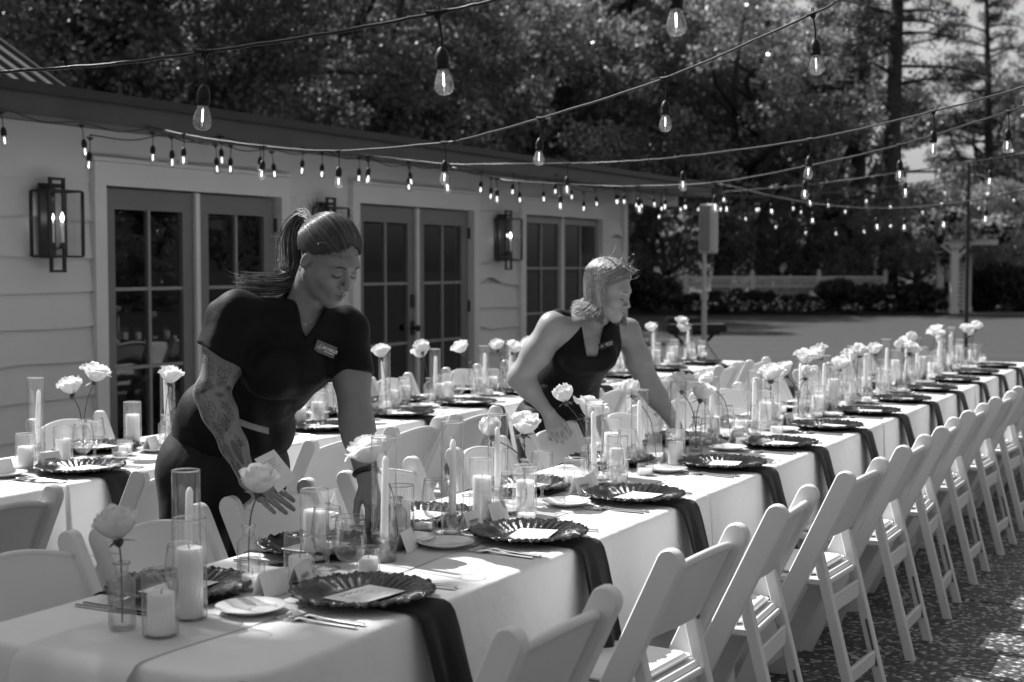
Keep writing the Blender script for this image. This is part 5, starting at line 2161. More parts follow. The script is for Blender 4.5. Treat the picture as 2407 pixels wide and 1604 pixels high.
def lay(strips):
    """drop all waiting ribbons onto the surface at once: proj(p2d) -> (outside point, inward direction)"""
    O, Dn, n = [], [], []
    for pts, proj, w, l, sh in strips:
        for p in pts:
            o, d = proj(p)
            O.append(o)
            Dn.append(d)
        n.append(len(pts))
    O, Dn = np.array(O), np.array(Dn)
    t = np.zeros(len(O))
    for _ in range(14):
        t += np.clip(strips[0][4](O + Dn * t[:, None]), -.03, .03)
    out, k = [], 0
    for (pts, proj, w, l, sh), m in zip(strips, n):
        D = Dn[k:k + m]
        Q = O[k:k + m] + D * (t[k:k + m] - l)[:, None]
        k += m
        T = np.gradient(Q, axis=0)
        T /= np.linalg.norm(T, axis=1, keepdims=True) + 1e-9
        S = np.cross(T, D)
        S /= np.linalg.norm(S, axis=1, keepdims=True) + 1e-9
        out.append((Q - S * w / 2, Q + S * w / 2))
    return out


def ribbons_mesh(name, strips, mat, origin):
    V, F, o = [], [], 0
    for a, b in lay(strips):
        n = len(a)
        V.append(np.stack([a, b], 1).reshape(-1, 3))
        i = np.arange(n - 1) * 2 + o
        F.append(np.stack([i, i + 1, i + 3, i + 2], 1))
        o += 2 * n
    return np_mesh(name, to_world(np.concatenate(V) - origin), np.concatenate(F), mat, False)


def face_bits(root, S, H, origin, brow_mat):
    """eyebrows, lash lines, the line of the mouth"""
    def proj(p):
        o = H.P(p[0], .16, p[1])
        return o, -H.f
    for sx in (-1, 1):
        st = []
        for k in range(4):
            z0 = .0205 + k * .0010
            st.append(ribbon_on(S, [(sx * (.014 + .034 * t), z0 + .0065 * math.sin(t * 2.3) - .004 * t + (.0005 if k % 2 else 0)) for t in np.linspace(.03 * k, 1 - .06 * k, 12)], proj, .0018, .0012))
        obj('eyebrow', ribbons_mesh('eyebrow', st, brow_mat, origin), root)
        st = []
        for k in range(2):
            st.append(ribbon_on(S, [(sx * (.0185 + .0275 * t), -.0045 - .0042 * math.sin(t * math.pi) - k * .0010 + .001 * t) for t in np.linspace(0, 1, 12)], proj, .0017, .0020))
        for k in range(7):
            t = .35 + .62 * k / 6
            x, z = .0185 + .0275 * t, -.0052 - .0042 * math.sin(t * math.pi)
            st.append(ribbon_on(S, [(sx * (x + .004 * u * (t - .2)), z - .0055 * u) for u in np.linspace(0, 1, 4)], proj, .0009, .0030))
        obj('eyelashes', ribbons_mesh('eyelashes', st, m_lash, origin), root)
    st = [ribbon_on(S, [(x, -.0640 + .0045 * (abs(x) / .024) ** 2) for x in np.linspace(-.024, .024, 15)], proj, .0012, .0012)]
    obj('mouth_line', ribbons_mesh('mouth_line', st, m_lash, origin), root)


m_lash = M('lash_black', .01, .6)
m_skin1, m_skin2 = skin_mat('skin_tattooed_woman', .23), skin_mat('skin_blonde_woman', .33)
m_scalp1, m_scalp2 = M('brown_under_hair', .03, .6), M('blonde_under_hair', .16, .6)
m_hair1 = with_tone(M('brown_hair', .055, .30, spec=.6, noise=(30, .3)))
m_hair1b = with_tone(M('brown_hair_lighter_ends', .12, .32, spec=.5, noise=(30, .4)))
m_hair2 = with_tone(M('blonde_hair', .32, .36, spec=.45, noise=(60, .22)))
m_brow1, m_brow2 = M('brown_brow', .03, .6), M('blonde_brow', .12, .6)
m_shirt = M('black_polo_knit', .006, .66, spec=.18, sheen=.03, bump=(7, .35, .03))
m_trouser = M('black_trousers', .010, .64, spec=.22, sheen=.05, bump=(6, .4, .03))
m_shoe = M('black_shoe', .01, .4)
m_tat = M('tattoo_ink', .055, .55)
m_gold = M('gold_chain', .6, .25, metal=1)
m_badge = M('badge_grey', .13, .35, noise=(20, .1))
m_badge2 = M('badge_dark', .02, .35)
m_print = M('white_print', .8, .5)
rngp = np.random.default_rng(77)


def wrinkle(S0, amp, sc, seed):
    """cloth folds: push the surface along slanting waves"""
    r = np.random.default_rng(seed)
    K = r.normal(size=(5, 3)) * sc
    ph = r.uniform(0, 6.28, 5)

    class Wr:
        def __call__(s, P, c=None, rad=0.0):
            d = S0(P, c, rad + .02 if c is not None else 0)
            w = sum(np.sin(P @ K[i] + ph[i] + 1.3 * np.sin(P @ K[(i + 1) % 5] * .6)) for i in range(5)) / 5
            return d - amp * w
    return Wr()


def shoes(root, ankles, toe, origin):
    for a in ankles:
        S = Shape().rc(A(a[0], a[1], .06) , A(a[0], a[1], .05) + toe * .05, .045, .042, .02).rc(A(a[0], a[1], .04) + toe * .05, A(a[0], a[1], .035) + toe * .17, .042, .034, .03)
        S.cut(lambda P: P[:, 2] - .004, .004)
        me, _ = person_mesh('shoe', S, A(a[0] - .3, a[1] - .3, -.02), A(a[0] + .3, a[1] + .3, .14), .007, m_shoe, origin)
        obj('shoe', me, root)


def badge(root, c, ex, ez, w, h, text, mat, label, small):
    """name plate: c centre, ex / ez unit vectors along its width and height, in local (right, ahead, up)"""
    ex, ez = unit(ex), unit(ez)
    n = np.cross(ex, ez)
    W = lambda v: Vector(to_world(np.asarray(v)[None])[0])
    b = obj('name_badge', MB().bevbox(-w / 2, w / 2, -h / 2, h / 2, 0, .0025, .0008).mesh('name_badge', mat), root)
    X, Y, Z = W(ex), W(ez), W(n)
    mat4 = Matrix(((X.x, Y.x, Z.x, 0), (X.y, Y.y, Z.y, 0), (X.z, Y.z, Z.z, 0), (0, 0, 0, 1)))
    mat4.translation = W(c) - root.location
    b.matrix_local = mat4
    def txt(s, size, x, y, nm):
        cu = bpy.data.curves.new(nm, 'FONT')
        cu.body = s
        cu.size = size
        cu.align_x = 'CENTER'
        cu.align_y = 'CENTER'
        cu.extrude = .0002
        cu.offset = .00025
        cu.materials.append(m_print)
        tmp = bpy.data.objects.new(nm, cu)
        COL.objects.link(tmp)
        me = bpy.data.meshes.new_from_object(tmp.evaluated_get(bpy.context.evaluated_depsgraph_get()))
        bpy.data.objects.remove(tmp)
        obj(nm, me, b, (x, y, .0028))
    txt(text, h * .34, w * .20, h * .06, 'printed_name')
    txt(small, h * .12, w * .20, -h * .20, 'printed_title')
    lg = MB()
    pts = [(-.43, -.10), (-.38, -.06), (-.33, .05), (-.28, .2), (-.25, .27), (-.22, .27)]
    pts = [(a * w, b_ * h) for a, b_ in pts]
    for (p, q) in zip(pts[:-1], pts[1:]):
        lg.bar((p[0], p[1], .0029), (q[0], q[1], .0029), .0008, .0003)
    for row, (n, y, x0, dx) in enumerate(((3, .06, -.31, .035), (8, -.05, -.42, .042), (4, -.16, -.36, .035))):
        for i in range(n):                       # lettering too small to read: short strokes
            x = (x0 + i * dx) * w
            lg.box(x, x + .018 * w, (y - .03) * h, (y + .03) * h, .0027, .0030)
    obj('logo', lg.mesh('badge_logo', m_print), b)
    return b


def seat_badge(root, cloth, c, ex, w, h, text, mat):
    """lay a badge on the cloth at c, its long edge along ex"""
    g = np.array([float(cloth((c + d)[None])[0] - cloth((c - d)[None])[0]) for d in np.eye(3) * .02])
    n = unit(unit(g) + A(0, -.6, 0))
    ex = unit(ex - n * (ex @ n))
    badge(root, c + n * .013, ex, np.cross(n, ex), w, h, text, mat, '', 'Event Coordinator')
# ------------------------------------------------------------------ the woman with the ponytail and tattooed arm
def woman_one():
    JREF[0] = 2.95
    dy = JREF[0] * (K - 1)
    pel = J(528, 1075, 3.12)
    wai = J(556, 968, 3.05)
    rib = J(618, 898, 2.97)
    che = J(672, 832, 2.91)
    upc = J(692, 778, 2.90)
    nck = J(703, 735, 2.90)
    H = Head(J(772, 612, 2.84), (.66, -.557, -.5), 0.0)
    hr = unit(A(-.6, -.8, 0))                   # her right, at the hips
    hf = A(.8, -.6, 0)
    hipR, hipL = pel + hr * .10, pel - hr * .10
    shR, shL = J(556, 748, 2.80), J(815, 778, 2.95)
    elR, wrR = J(497, 925, 2.76), J(583, 1126, 2.72)
    elL, wrL = J(838, 992, 2.86), J(864, 1130, 2.80)
    ankR, ankL = A(pel[0] - .10, pel[1] - .12, .09), A(pel[0] + .02, pel[1] + .10, .09)
    kneR, kneL = A(pel[0] - .08, pel[1] - .12, .50), A(pel[0] + .03, pel[1] + .06, .50)
    origin = A(pel[0], pel[1], 0)
    O = Vector(to_world(origin[None])[0])
    root = thing('person', 'woman with ponytail, tattooed arm and black polo shirt leaning over the front table', 'person', tuple(O))
    I3 = np.eye(3)
    tors = np.stack([unit(shL - shR), unit(np.cross(A(0, 0, 1), unit(shL - shR))), A(0, 0, 1)])
    # ---- body
    S = Shape()
    S.ell(che, tors, (.145, .105, .13), .04).ell(rib, tors, (.13, .10, .11), .05).ell(upc, tors, (.13, .085, .07), .04)
    S.rc(upc, shR, .06, .052, .04).rc(upc, shL, .06, .05, .04)
    S.rc(nck + A(0, .01, -.02), H.P(0, -.03, -.035), .056, .049, .03)
    S.chain([shR, (shR + elR) / 2 + A(.008, 0, .0), elR, elR + (wrR - elR) * .22, elR + (wrR - elR) * .62, wrR], [.062, .060, .044, .0455, .034, .0245], .025)
    S.ell(elR + A(-.012, 0, 0), I3, (.03, .03, .035), .02)
    S.chain([shL, (shL + elL) / 2, elL, elL + (wrL - elL) * .25, wrL], [.055, .053, .047, .045, .029], .025)
    S.rc(nck + A(-.02, -.03, -.015), shR + A(.06, -.03, .0), .012, .010, .03)      # collar bones
    S.rc(nck + A(.03, -.03, -.015), shL + A(-.06, -.02, .01), .012, .010, .03)
    H.build(S, .005)
    # right hand: palm down and forward, holding a card
    kn = J(628, 1160, 2.69)
    hand(S, wrR, kn, side=A(.45, .35, .80), normal=A(-.35, -.8, .45), curls=[(.2, .6, .5), (.2, .3, .3), (.1, .2, .2), (-.05, .15, .15)],
         thumb=(A(.85, .25, .25), A(.9, .1, -.1), A(.9, .0, -.3)), spread=.10, scale=.92)
    knL = J(880, 1186, 2.775)
    hand(S, wrL, knL, side=A(-.6, -.7, .15), normal=A(.7, -.5, .2), curls=[(.3, .35, .3), (.35, .4, .3), (.4, .4, .3), (.45, .4, .3)],
         thumb=(A(-.25, -.55, -.7), A(-.1, -.35, -.85), A(.1, -.1, -.95)), spread=.05)
    me, V = person_mesh('body', S, A(-1.10, 2.3 + dy, .60), A(-.25, 3.35 + dy, 1.72), .0028, m_skin1, origin)
    set_tone(me, V, H)
    obj('body', me, root)
    # ---- polo shirt
    C = Shape()
    C.ell(che, tors, (.170, .128, .14), .05).ell(rib, tors, (.165, .132, .12), .06).ell(upc, tors, (.152, .104, .075), .04)
    C.ell(wai, np.eye(3), (.172, .15, .13), .06)
    C.ell(J(700, 872, 2.84), I3, (.078, .075, .074), .035).ell(J(640, 880, 2.79), I3, (.078, .075, .074), .04)
    C.ell((wai + pel) / 2 + A(.01, -.0, .01), I3, (.185, .165, .11), .06)
    C.rc(upc + A(0, 0, .01), shR, .074, .074, .05).rc(upc + A(.02, 0, .01), shL, .070, .066, .05)
    C.rc(nck + A(-.004, .012, -.01), nck + A(.012, .012, .018), .071, .064, .02)       # collar stand
    hemR, hemL = shR + (elR - shR) * .50, shL + (elL - shL) * .50
    aR, aL = unit(unit(elR - shR) + A(-.28, 0, -.05)), unit(elL - shL)
    for (a_, b_, r0_, r1_, hm, ax_) in ((shR, hemR + (elR - shR) * .25, .076, .086, hemR + A(-.012, 0, .0), aR), (shL, hemL + (elL - shL) * .25, .066, .064, hemL, aL)):
        sl = Shape().rc(a_, b_, r0_, r1_, .02)
        sl.cut(lambda P, hm=hm, ax_=ax_: -((P - hm) @ ax_), .004)
        C.join(sl, .025)
    # open V at the neck, seen from the front
    apx, vl, vr = J(711, 803, 2.78), J(683, 690, 2.82), J(768, 712, 2.84)
    def vcut(P):
        def half(a, b, sgn):
            d = b - a
            return sgn * ((P[:, 0] - a[0]) * d[2] - (P[:, 2] - a[2]) * d[0]) / math.hypot(d[0], d[2])
        e = np.maximum(half(apx, vl, -1), half(apx, vr, 1))
        return np.maximum(e, P[:, 1] - (nck[1] + .0))
    C.cut(vcut, .004)
    C.rc(nck + A(.004, .0, -.02), H.P(0, -.03, -.03), .058, .056, .004, sub=True)
    C.cut(lambda P: P[:, 2] - (pel[2] + .035) + .06 * (P[:, 0] - pel[0]), .006)       # trimmed at the hem (kept above)
    C.ops[-1] = (lambda P: (P[:, 2] - (pel[2] + .02)), .006, True, None, 0)
    me, _ = person_mesh('polo_shirt', wrinkle(C, .007, 24, 3), A(-1.15, 2.4 + dy, .85), A(-.25, 3.5 + dy, 1.5), .0045, m_shirt, origin)
    obj('polo_shirt', me, root)
    # ---- trousers
    T = Shape()
    hip3 = np.stack([hr, hf, A(0, 0, 1)])
    T.ell(pel, hip3, (.192, .175, .15), .05).ell(pel - hf * .048 + A(0, 0, -.03), hip3, (.178, .15, .14), .05)
    T.ell(wai + A(-.01, .01, -.02), I3, (.165, .145, .10), .05)
    T.chain([hipR - A(0, 0, .06), kneR, ankR + A(0, 0, .0)], [.125, .085, .065], .06).chain([hipL - A(0, 0, .06), kneL, ankL], [.125, .085, .065], .06)
    T.cut(lambda P: P[:, 2] - .06, .004)
    T.ops[-1] = (lambda P: (P[:, 2] - .05), .004, True, None, 0)
    me, _ = person_mesh('trousers', wrinkle(T, .005, 22, 5), A(-1.35, 2.5 + dy, .0), A(-.5, 3.6 + dy, 1.15), .008, m_trouser, origin)
    obj('trousers', me, root)
    shoes(root, (ankR, ankL), hf, origin)
    face_bits(root, S, H, origin, m_brow1)
    # ---- tattoo drawn over the right arm
    ax_pts = [shR, elR, wrR]
    segL = [np.linalg.norm(elR - shR), np.linalg.norm(wrR - elR)]
    def proj(p):
        s, c = p                                  # s along the arm from shoulder, c across (towards image right)
        if s < segL[0]:
            o, d = shR + (elR - shR) * s / segL[0], unit(elR - shR)
        else:
            o, d = elR + (wrR - elR) * (s - segL[0]) / segL[1], unit(wrR - elR)
        w = .045 * max(0, 1 - abs(s - segL[0]) / .045)
        if w:
            d = unit(unit(elR - shR) * (.5 - .5 * np.sign(s - segL[0]) * (1 - w / .045)) + unit(wrR - elR) * (.5 + .5 * np.sign(s - segL[0]) * (1 - w / .045)))
        f = A(0, -1, 0)
        n = unit(f - d * (f @ d))
        x = np.cross(n, d)
        if x[0] < 0:
            x = -x
        r = .052
        a = c / r
        dr = n * math.cos(a) + x * math.sin(a)
        return o + dr * .13, -dr
    curves = []
    def lens(x, y, ang, L, wd, n=9):
        t = np.linspace(0, 1, n)
        up_ = [(L * k, wd * math.sin(math.pi * k) * (1.15 - .5 * k)) for k in t]
        dn = [(L * k, -wd * math.sin(math.pi * k) * (1.15 - .5 * k)) for k in t[::-1]]
        ca, sa = math.cos(ang), math.sin(ang)
        curves.append([(x + a * ca - b * sa, y + a * sa + b * ca) for a, b in up_ + dn])
    def line(pts):
        curves.append(pts)
    def sprig(x, y, ang, L, n, ll, lw, both=True):
        ca, sa = math.cos(ang), math.sin(ang)
        line([(x + L * t * ca, y + L * t * sa) for t in np.linspace(0, 1, 8)])
        for i in range(n):
            t = (i + .6) / n
            for sg in ((-1, 1) if both else ((-1) ** i,)):
                lens(x + L * t * ca, y + L * t * sa, ang + sg * .75, ll * (1.15 - .45 * t), lw)
        lens(x + L * ca, y + L * sa, ang, ll * .8, lw)
    def fern(x, y, ang, L, n, ll):
        ca, sa = math.cos(ang), math.sin(ang)
        line([(x + L * t * ca, y + L * t * sa) for t in np.linspace(0, 1, 8)])
        for i in range(n):
            t = (i + .5) / n
            for sg in (-1, 1):
                lens(x + L * t * ca, y + L * t * sa, ang + sg * .95, ll * math.sin(math.pi * (.15 + .8 * t)), .0014, 5)
    def fan(x, y, ang, R, n, wd=.0026):
        for i in range(n):
            a = ang + (i / (n - 1) - .5) * 2.5
            lens(x, y, a, R * (1 - .25 * abs(i / (n - 1) - .5)), wd)
        line([(x - .018 * math.cos(ang) * t, y - .018 * math.sin(ang) * t) for t in np.linspace(0, 1, 4)])
    def monstera(x, y, ang, R):
        out = []
        for a in np.linspace(-2.75, 2.75, 60):
            k = R * (.85 + .25 * math.cos(a)) * (1 - (.22 if math.sin(a * 7) > .72 else 0))
            out.append((x + k * math.cos(a + ang), y + k * .8 * math.sin(a + ang)))
        line(out)
        line([(x - R * .9 * math.cos(ang) + 2 * R * .9 * math.cos(ang) * t, y - R * .9 * math.sin(ang) + 1.8 * R * math.sin(ang) * t) for t in np.linspace(0, 1, 6)])
        for a in (-1.9, -1.3, -.7, .7, 1.3, 1.9):
            line([(x + R * q * math.cos(a + ang), y + R * .8 * q * math.sin(a + ang)) for q in np.linspace(.15, .72, 5)])
    sprig(.125, -.030, .25, .075, 4, .020, .0045)
    monstera(.155, .022, .3, .024)
    monstera(.195, .030, -2.4, .019)
    sprig(.135, .058, .35, .05, 3, .022, .006)
    fan(.228, -.012, -2.9, .036, 9)
    sprig(.10, .045, .0, .025, 2, .015, .004)
    lens(.20, .060, .15, .035, .006)
    fan(.246, .030, 2.8, .018, 5, .002)
    monstera(.268, -.014, .5, .026)
    sprig(.262, .028, .3, .035, 3, .016, .0035)
    sprig(.305, -.022, .1, .05, 4, .016, .004)
    fan(.345, .012, -2.7, .03, 6, .003)
    fan(.325, .030, 2.9, .026, 5, .003)
    sprig(.37, -.018, .05, .05, 4, .016, .004)
    fern(.375, .012, .1, .075, 11, .019)
    sprig(.43, -.006, .0, .05, 5, .014, .0035)
    fern(.47, .006, .05, .035, 6, .010)
    sprig(.455, .02, .1, .03, 3, .012, .003)
    monstera(.13, -.055, .6, .02)
    sprig(.19, -.045, .2, .04, 3, .016, .004)
    fan(.215, .055, 2.6, .022, 6, .002)
    sprig(.25, -.045, .1, .05, 4, .014, .0035)
    monstera(.31, .012, .2, .021)
    lens(.29, .045, .2, .03, .005)
    sprig(.335, -.045, .1, .06, 4, .014, .0035)
    fan(.40, .035, 2.9, .022, 5, .0025)
    lens(.365, .03, .3, .028, .005)
    sprig(.42, -.03, .0, .06, 5, .012, .003)
    st = [ribbon_on(S, c, proj, .0014, .0005) for c in curves]
    obj('tattoo', ribbons_mesh('tattoo', st, m_tat, origin), root)
    # ---- hair: pulled back to a high ponytail, blown to the left
    hair = obj('hair', None, root)
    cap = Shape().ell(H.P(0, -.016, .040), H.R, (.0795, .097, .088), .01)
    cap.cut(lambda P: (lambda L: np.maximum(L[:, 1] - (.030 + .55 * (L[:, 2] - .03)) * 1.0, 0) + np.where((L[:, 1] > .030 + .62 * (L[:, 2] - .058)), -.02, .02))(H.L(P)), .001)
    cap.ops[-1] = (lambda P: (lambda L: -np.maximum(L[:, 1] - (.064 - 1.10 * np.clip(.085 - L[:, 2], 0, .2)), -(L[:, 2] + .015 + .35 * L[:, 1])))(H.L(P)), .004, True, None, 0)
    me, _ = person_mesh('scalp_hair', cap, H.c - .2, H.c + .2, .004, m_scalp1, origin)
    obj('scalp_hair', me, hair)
    tie = H.P(.004, -.104, .060)
    paths = []
    rad = np.array((.081, .0985, .0895))
    cen = np.array((0, -.016, .040))
    for i in range(3600):
        a = rngp.uniform(-2.9, 2.9)
        # start along the hairline: forehead for small angles, temples, nape
        s_ = abs(a)
        el = .60 - .60 * min(s_, 1.2) if s_ < 1.2 else -.12 - .35 * (s_ - 1.2)
        el += rngp.uniform(0, .75) * (1 if rngp.random() < .6 else .2) + rngp.normal() * .03
        d0 = np.array((math.sin(a) * math.cos(el), math.cos(a) * math.cos(el), math.sin(el)))
        d1 = unit(H.L(tie[None])[0] - cen)
        om = math.acos(np.clip(d0 @ d1, -1, 1))
        if om < .05:
            continue
        t = np.linspace(0, 1, 11)[:, None]
        sl = (np.sin((1 - t) * om) * d0 + np.sin(t * om) * d1) / math.sin(om)
        w = rngp.normal() * .0012
        sl = sl * rad * (1 + .012 * rngp.random() + .04 * np.sin(np.pi * t) * rngp.random() ** 2) + cen
        sl[:, 0] += w
        Q = H.c + (sl @ H.R)
        paths.append(Q)
    obj('combed_strands', strands(np.array(paths) - origin, .0014, m_hair1, 'combed_strands', vary=.6), hair)
    guide = np.array([tie, J(712, 505, 2.92), J(695, 524, 2.93), J(684, 570, 2.93), J(688, 625, 2.92), J(672, 662, 2.90), J(625, 664, 2.86), J(575, 660, 2.84), J(540, 655, 2.83)])
    paths = []
    for i in range(900):
        off = rngp.normal(size=3) * .006
        L = rngp.uniform(.55, 1.0) ** .7
        Pg = []
        drop = rngp.uniform(-.4, 1)
        for k, g in enumerate(guide):
            f = k / (len(guide) - 1)
            spread = .004 + .020 * min(1, f * 2.2) * (1 if f < .75 else .8)
            Pg.append(g + off / .006 * spread * .62 + A(0, 0, -.028 * max(0, f - .6) * 2 * max(0, drop)))
        c = bez(Pg, 40)[:max(8, int(40 * L))]
        paths.append(bez(c[::max(1, len(c) // 8)], 18))
    obj('ponytail', strands(np.array(paths) - origin, .0014, m_hair1b, 'ponytail', vary=.8), hair)
    paths = []
    for i in range(220):                            # fly-aways
        a = rngp.uniform(-2.4, 1.2)
        el = rngp.uniform(.1, 1.4)
        d0 = np.array((math.sin(a) * math.cos(el), math.cos(a) * math.cos(el), math.sin(el)))
        p = H.c + ((d0 * rad + cen) @ H.R)
        n_ = unit((d0 / rad) @ H.R)
        v = n_ * rngp.uniform(.15, .6) + A(-.7, 0, .1) + rngp.normal(size=3) * .4
        q = p + unit(v) * rngp.uniform(.02, .055)
        paths.append(bez([p, (p + q) / 2 + rngp.normal(size=3) * .006, q], 18))
    for i in range(60):
        p = guide[rngp.integers(2, 8)] + rngp.normal(size=3) * .012
        q = p + A(-.04, 0, .0) + rngp.normal(size=3) * .03
        paths.append(bez([p, (p + q) / 2 + rngp.normal(size=3) * .008, q], 18))
    for i in range(40):                            # spiky tuft at the crown
        p = tie + H.u * .012 + rngp.normal(size=3) * .006
        q = p + A(-.012, 0, .042) + rngp.normal(size=3) * .014
        paths.append(bez([p, (p + q) / 2, q], 18))
    obj('flyaway_strands', strands(np.array(paths) - origin, .0005, m_hair1, 'flyaway_strands'), hair)
    band = MB().tube([tuple(to_world((tie - origin + (H.x * math.cos(a) + H.u * math.sin(a) * .4 + H.f * math.sin(a) * .6) * .016)[None])[0]) for a in np.linspace(0, 6.28, 14)], .005, 6)
    obj('hair_tie', band.mesh('hair_tie', m_black, True), hair)
    # ---- necklace, earrings, wrist band, badge
    nl = [J(690, 700, 2.80), J(697, 735, 2.785), J(708, 762, 2.775), J(714, 768, 2.772), J(735, 752, 2.775), J(752, 733, 2.79), J(763, 715, 2.81)]
    NP = bez(nl, 40) - A(0, .12, 0)
    tn = np.zeros(40)
    for _ in range(16):
        tn += np.clip(S(NP + tn[:, None] * A(0, 1, 0)), -.03, .03)
    NP = NP + (tn - .0015)[:, None] * A(0, 1, 0)
    pts = [tuple(p) for p in to_world(NP - origin)]
    nk_ = MB().tube(pts, .0009, 5)
    pend = pts[17]
    nk_.lathe([(.001, -.012), (.003, -.008), (.003, -.004), (.001, 0)], 8, c=pend)
    obj('necklace', nk_.mesh('necklace', m_gold, True), root)
    er = MB()
    e0 = to_world((H.P(-.086 if H.x[1] > 0 else .086, -.012, -.030) - origin)[None])[0]
    er.lathe([(.001, -.012), (.003, -.009), (.0032, -.004), (.001, 0)], 8, c=tuple(e0))
    obj('earring', er.mesh('earring', m_gold, True), root)
    wd = unit(wrL - elL)
    wx = unit(np.cross(wd, A(0, 1, 0)))
    wy = np.cross(wd, wx)
    cb = wrL - wd * .025
    bnd = MB().tube([tuple(to_world((cb + (wx * math.cos(a) + wy * math.sin(a)) * .0325 - origin)[None])[0]) for a in np.linspace(0, 6.28, 20)], .008, 8)
    obj('wrist_band', bnd.mesh('wrist_band', m_black, True), root)
    c = J(754, 823, 2.80)
    # rest it on the shirt
    o = A(c[0], c[1] - .15, c[2])
    t = 0
    for _ in range(40):
        t += float(np.clip(C((o + A(0, t, 0))[None])[0], -.02, .02))
    c = o + A(0, t, 0)
    seat_badge(root, C, c, A(.945, 0, -.33), .068, .034, 'RICHELLE', m_badge)
    # card she holds
    q = [J(598, 1080, 2.70), J(644, 1057, 2.71), J(697, 1123, 2.69), J(654, 1159, 2.68)]
    cc = sum(q) / 4
    W = lambda v: Vector(to_world((v - cc)[None])[0])
    n_ = unit(np.cross(q[1] - q[0], q[3] - q[0])) * .0005
    cm = MB().add([W(p - n_) for p in q] + [W(p + n_) for p in q], [(0, 1, 2, 3), (7, 6, 5, 4), (0, 4, 5, 1), (1, 5, 6, 2), (2, 6, 7, 3), (3, 7, 4, 0)])
    tx = MB()
    ex, ey = q[1] - q[0], q[3] - q[0]
    for k in range(6):
        a = q[0] + ex * .2 + ey * (.2 + k * .07) - n_ * 3 * np.sign(n_[1])
        b = a + ex * (.62 - .06 * (k % 3))
        a, b = (a + (-A(0, .0012, 0))), (b + (-A(0, .0012, 0)))
        tx.bar(W(a), W(b), .0007, .0007)
    cr = spawn('menu_card', [('card', cm.mesh('held_card', m_card)), ('lettering', tx.mesh('held_lettering', m_ink))], 'white printed card held in the tattooed woman\'s hand', 'menu card', tuple(to_world(cc[None])[0]))
    # folded booklet tucked into her waistband
    a, b = J(556, 990, 2.83), J(632, 1014, 2.84)
    cc = (a + b) / 2
    W2 = lambda v: tuple(to_world((v - cc)[None])[0])
    up_ = A(.08, 0, .30)
    rows = []
    for t in np.linspace(0, 1, 7):
        p = a + (b - a) * t + A(0, -.012 * math.sin(math.pi * t), 0)
        rows.append([W2(p + A(0, .0, .009)), W2(p + A(0, -.004, .004)), W2(p + A(0, -.004, -.004)), W2(p + A(0, .0, -.009))])
    bk = MB().grid(rows).grid([[W2(A(*[0, 0, 0]) + cc + (np.array(q_) @ M3.T) + A(0, .004, 0)) for q_ in r_][::-1] for r_ in rows])
    spawn('folded_booklet', [('pages', bk.mesh('booklet_pages', m_booklet, True))], 'pale folded booklet tucked in the tattooed woman\'s waistband', 'booklet', tuple(to_world(cc[None])[0]))
    return root


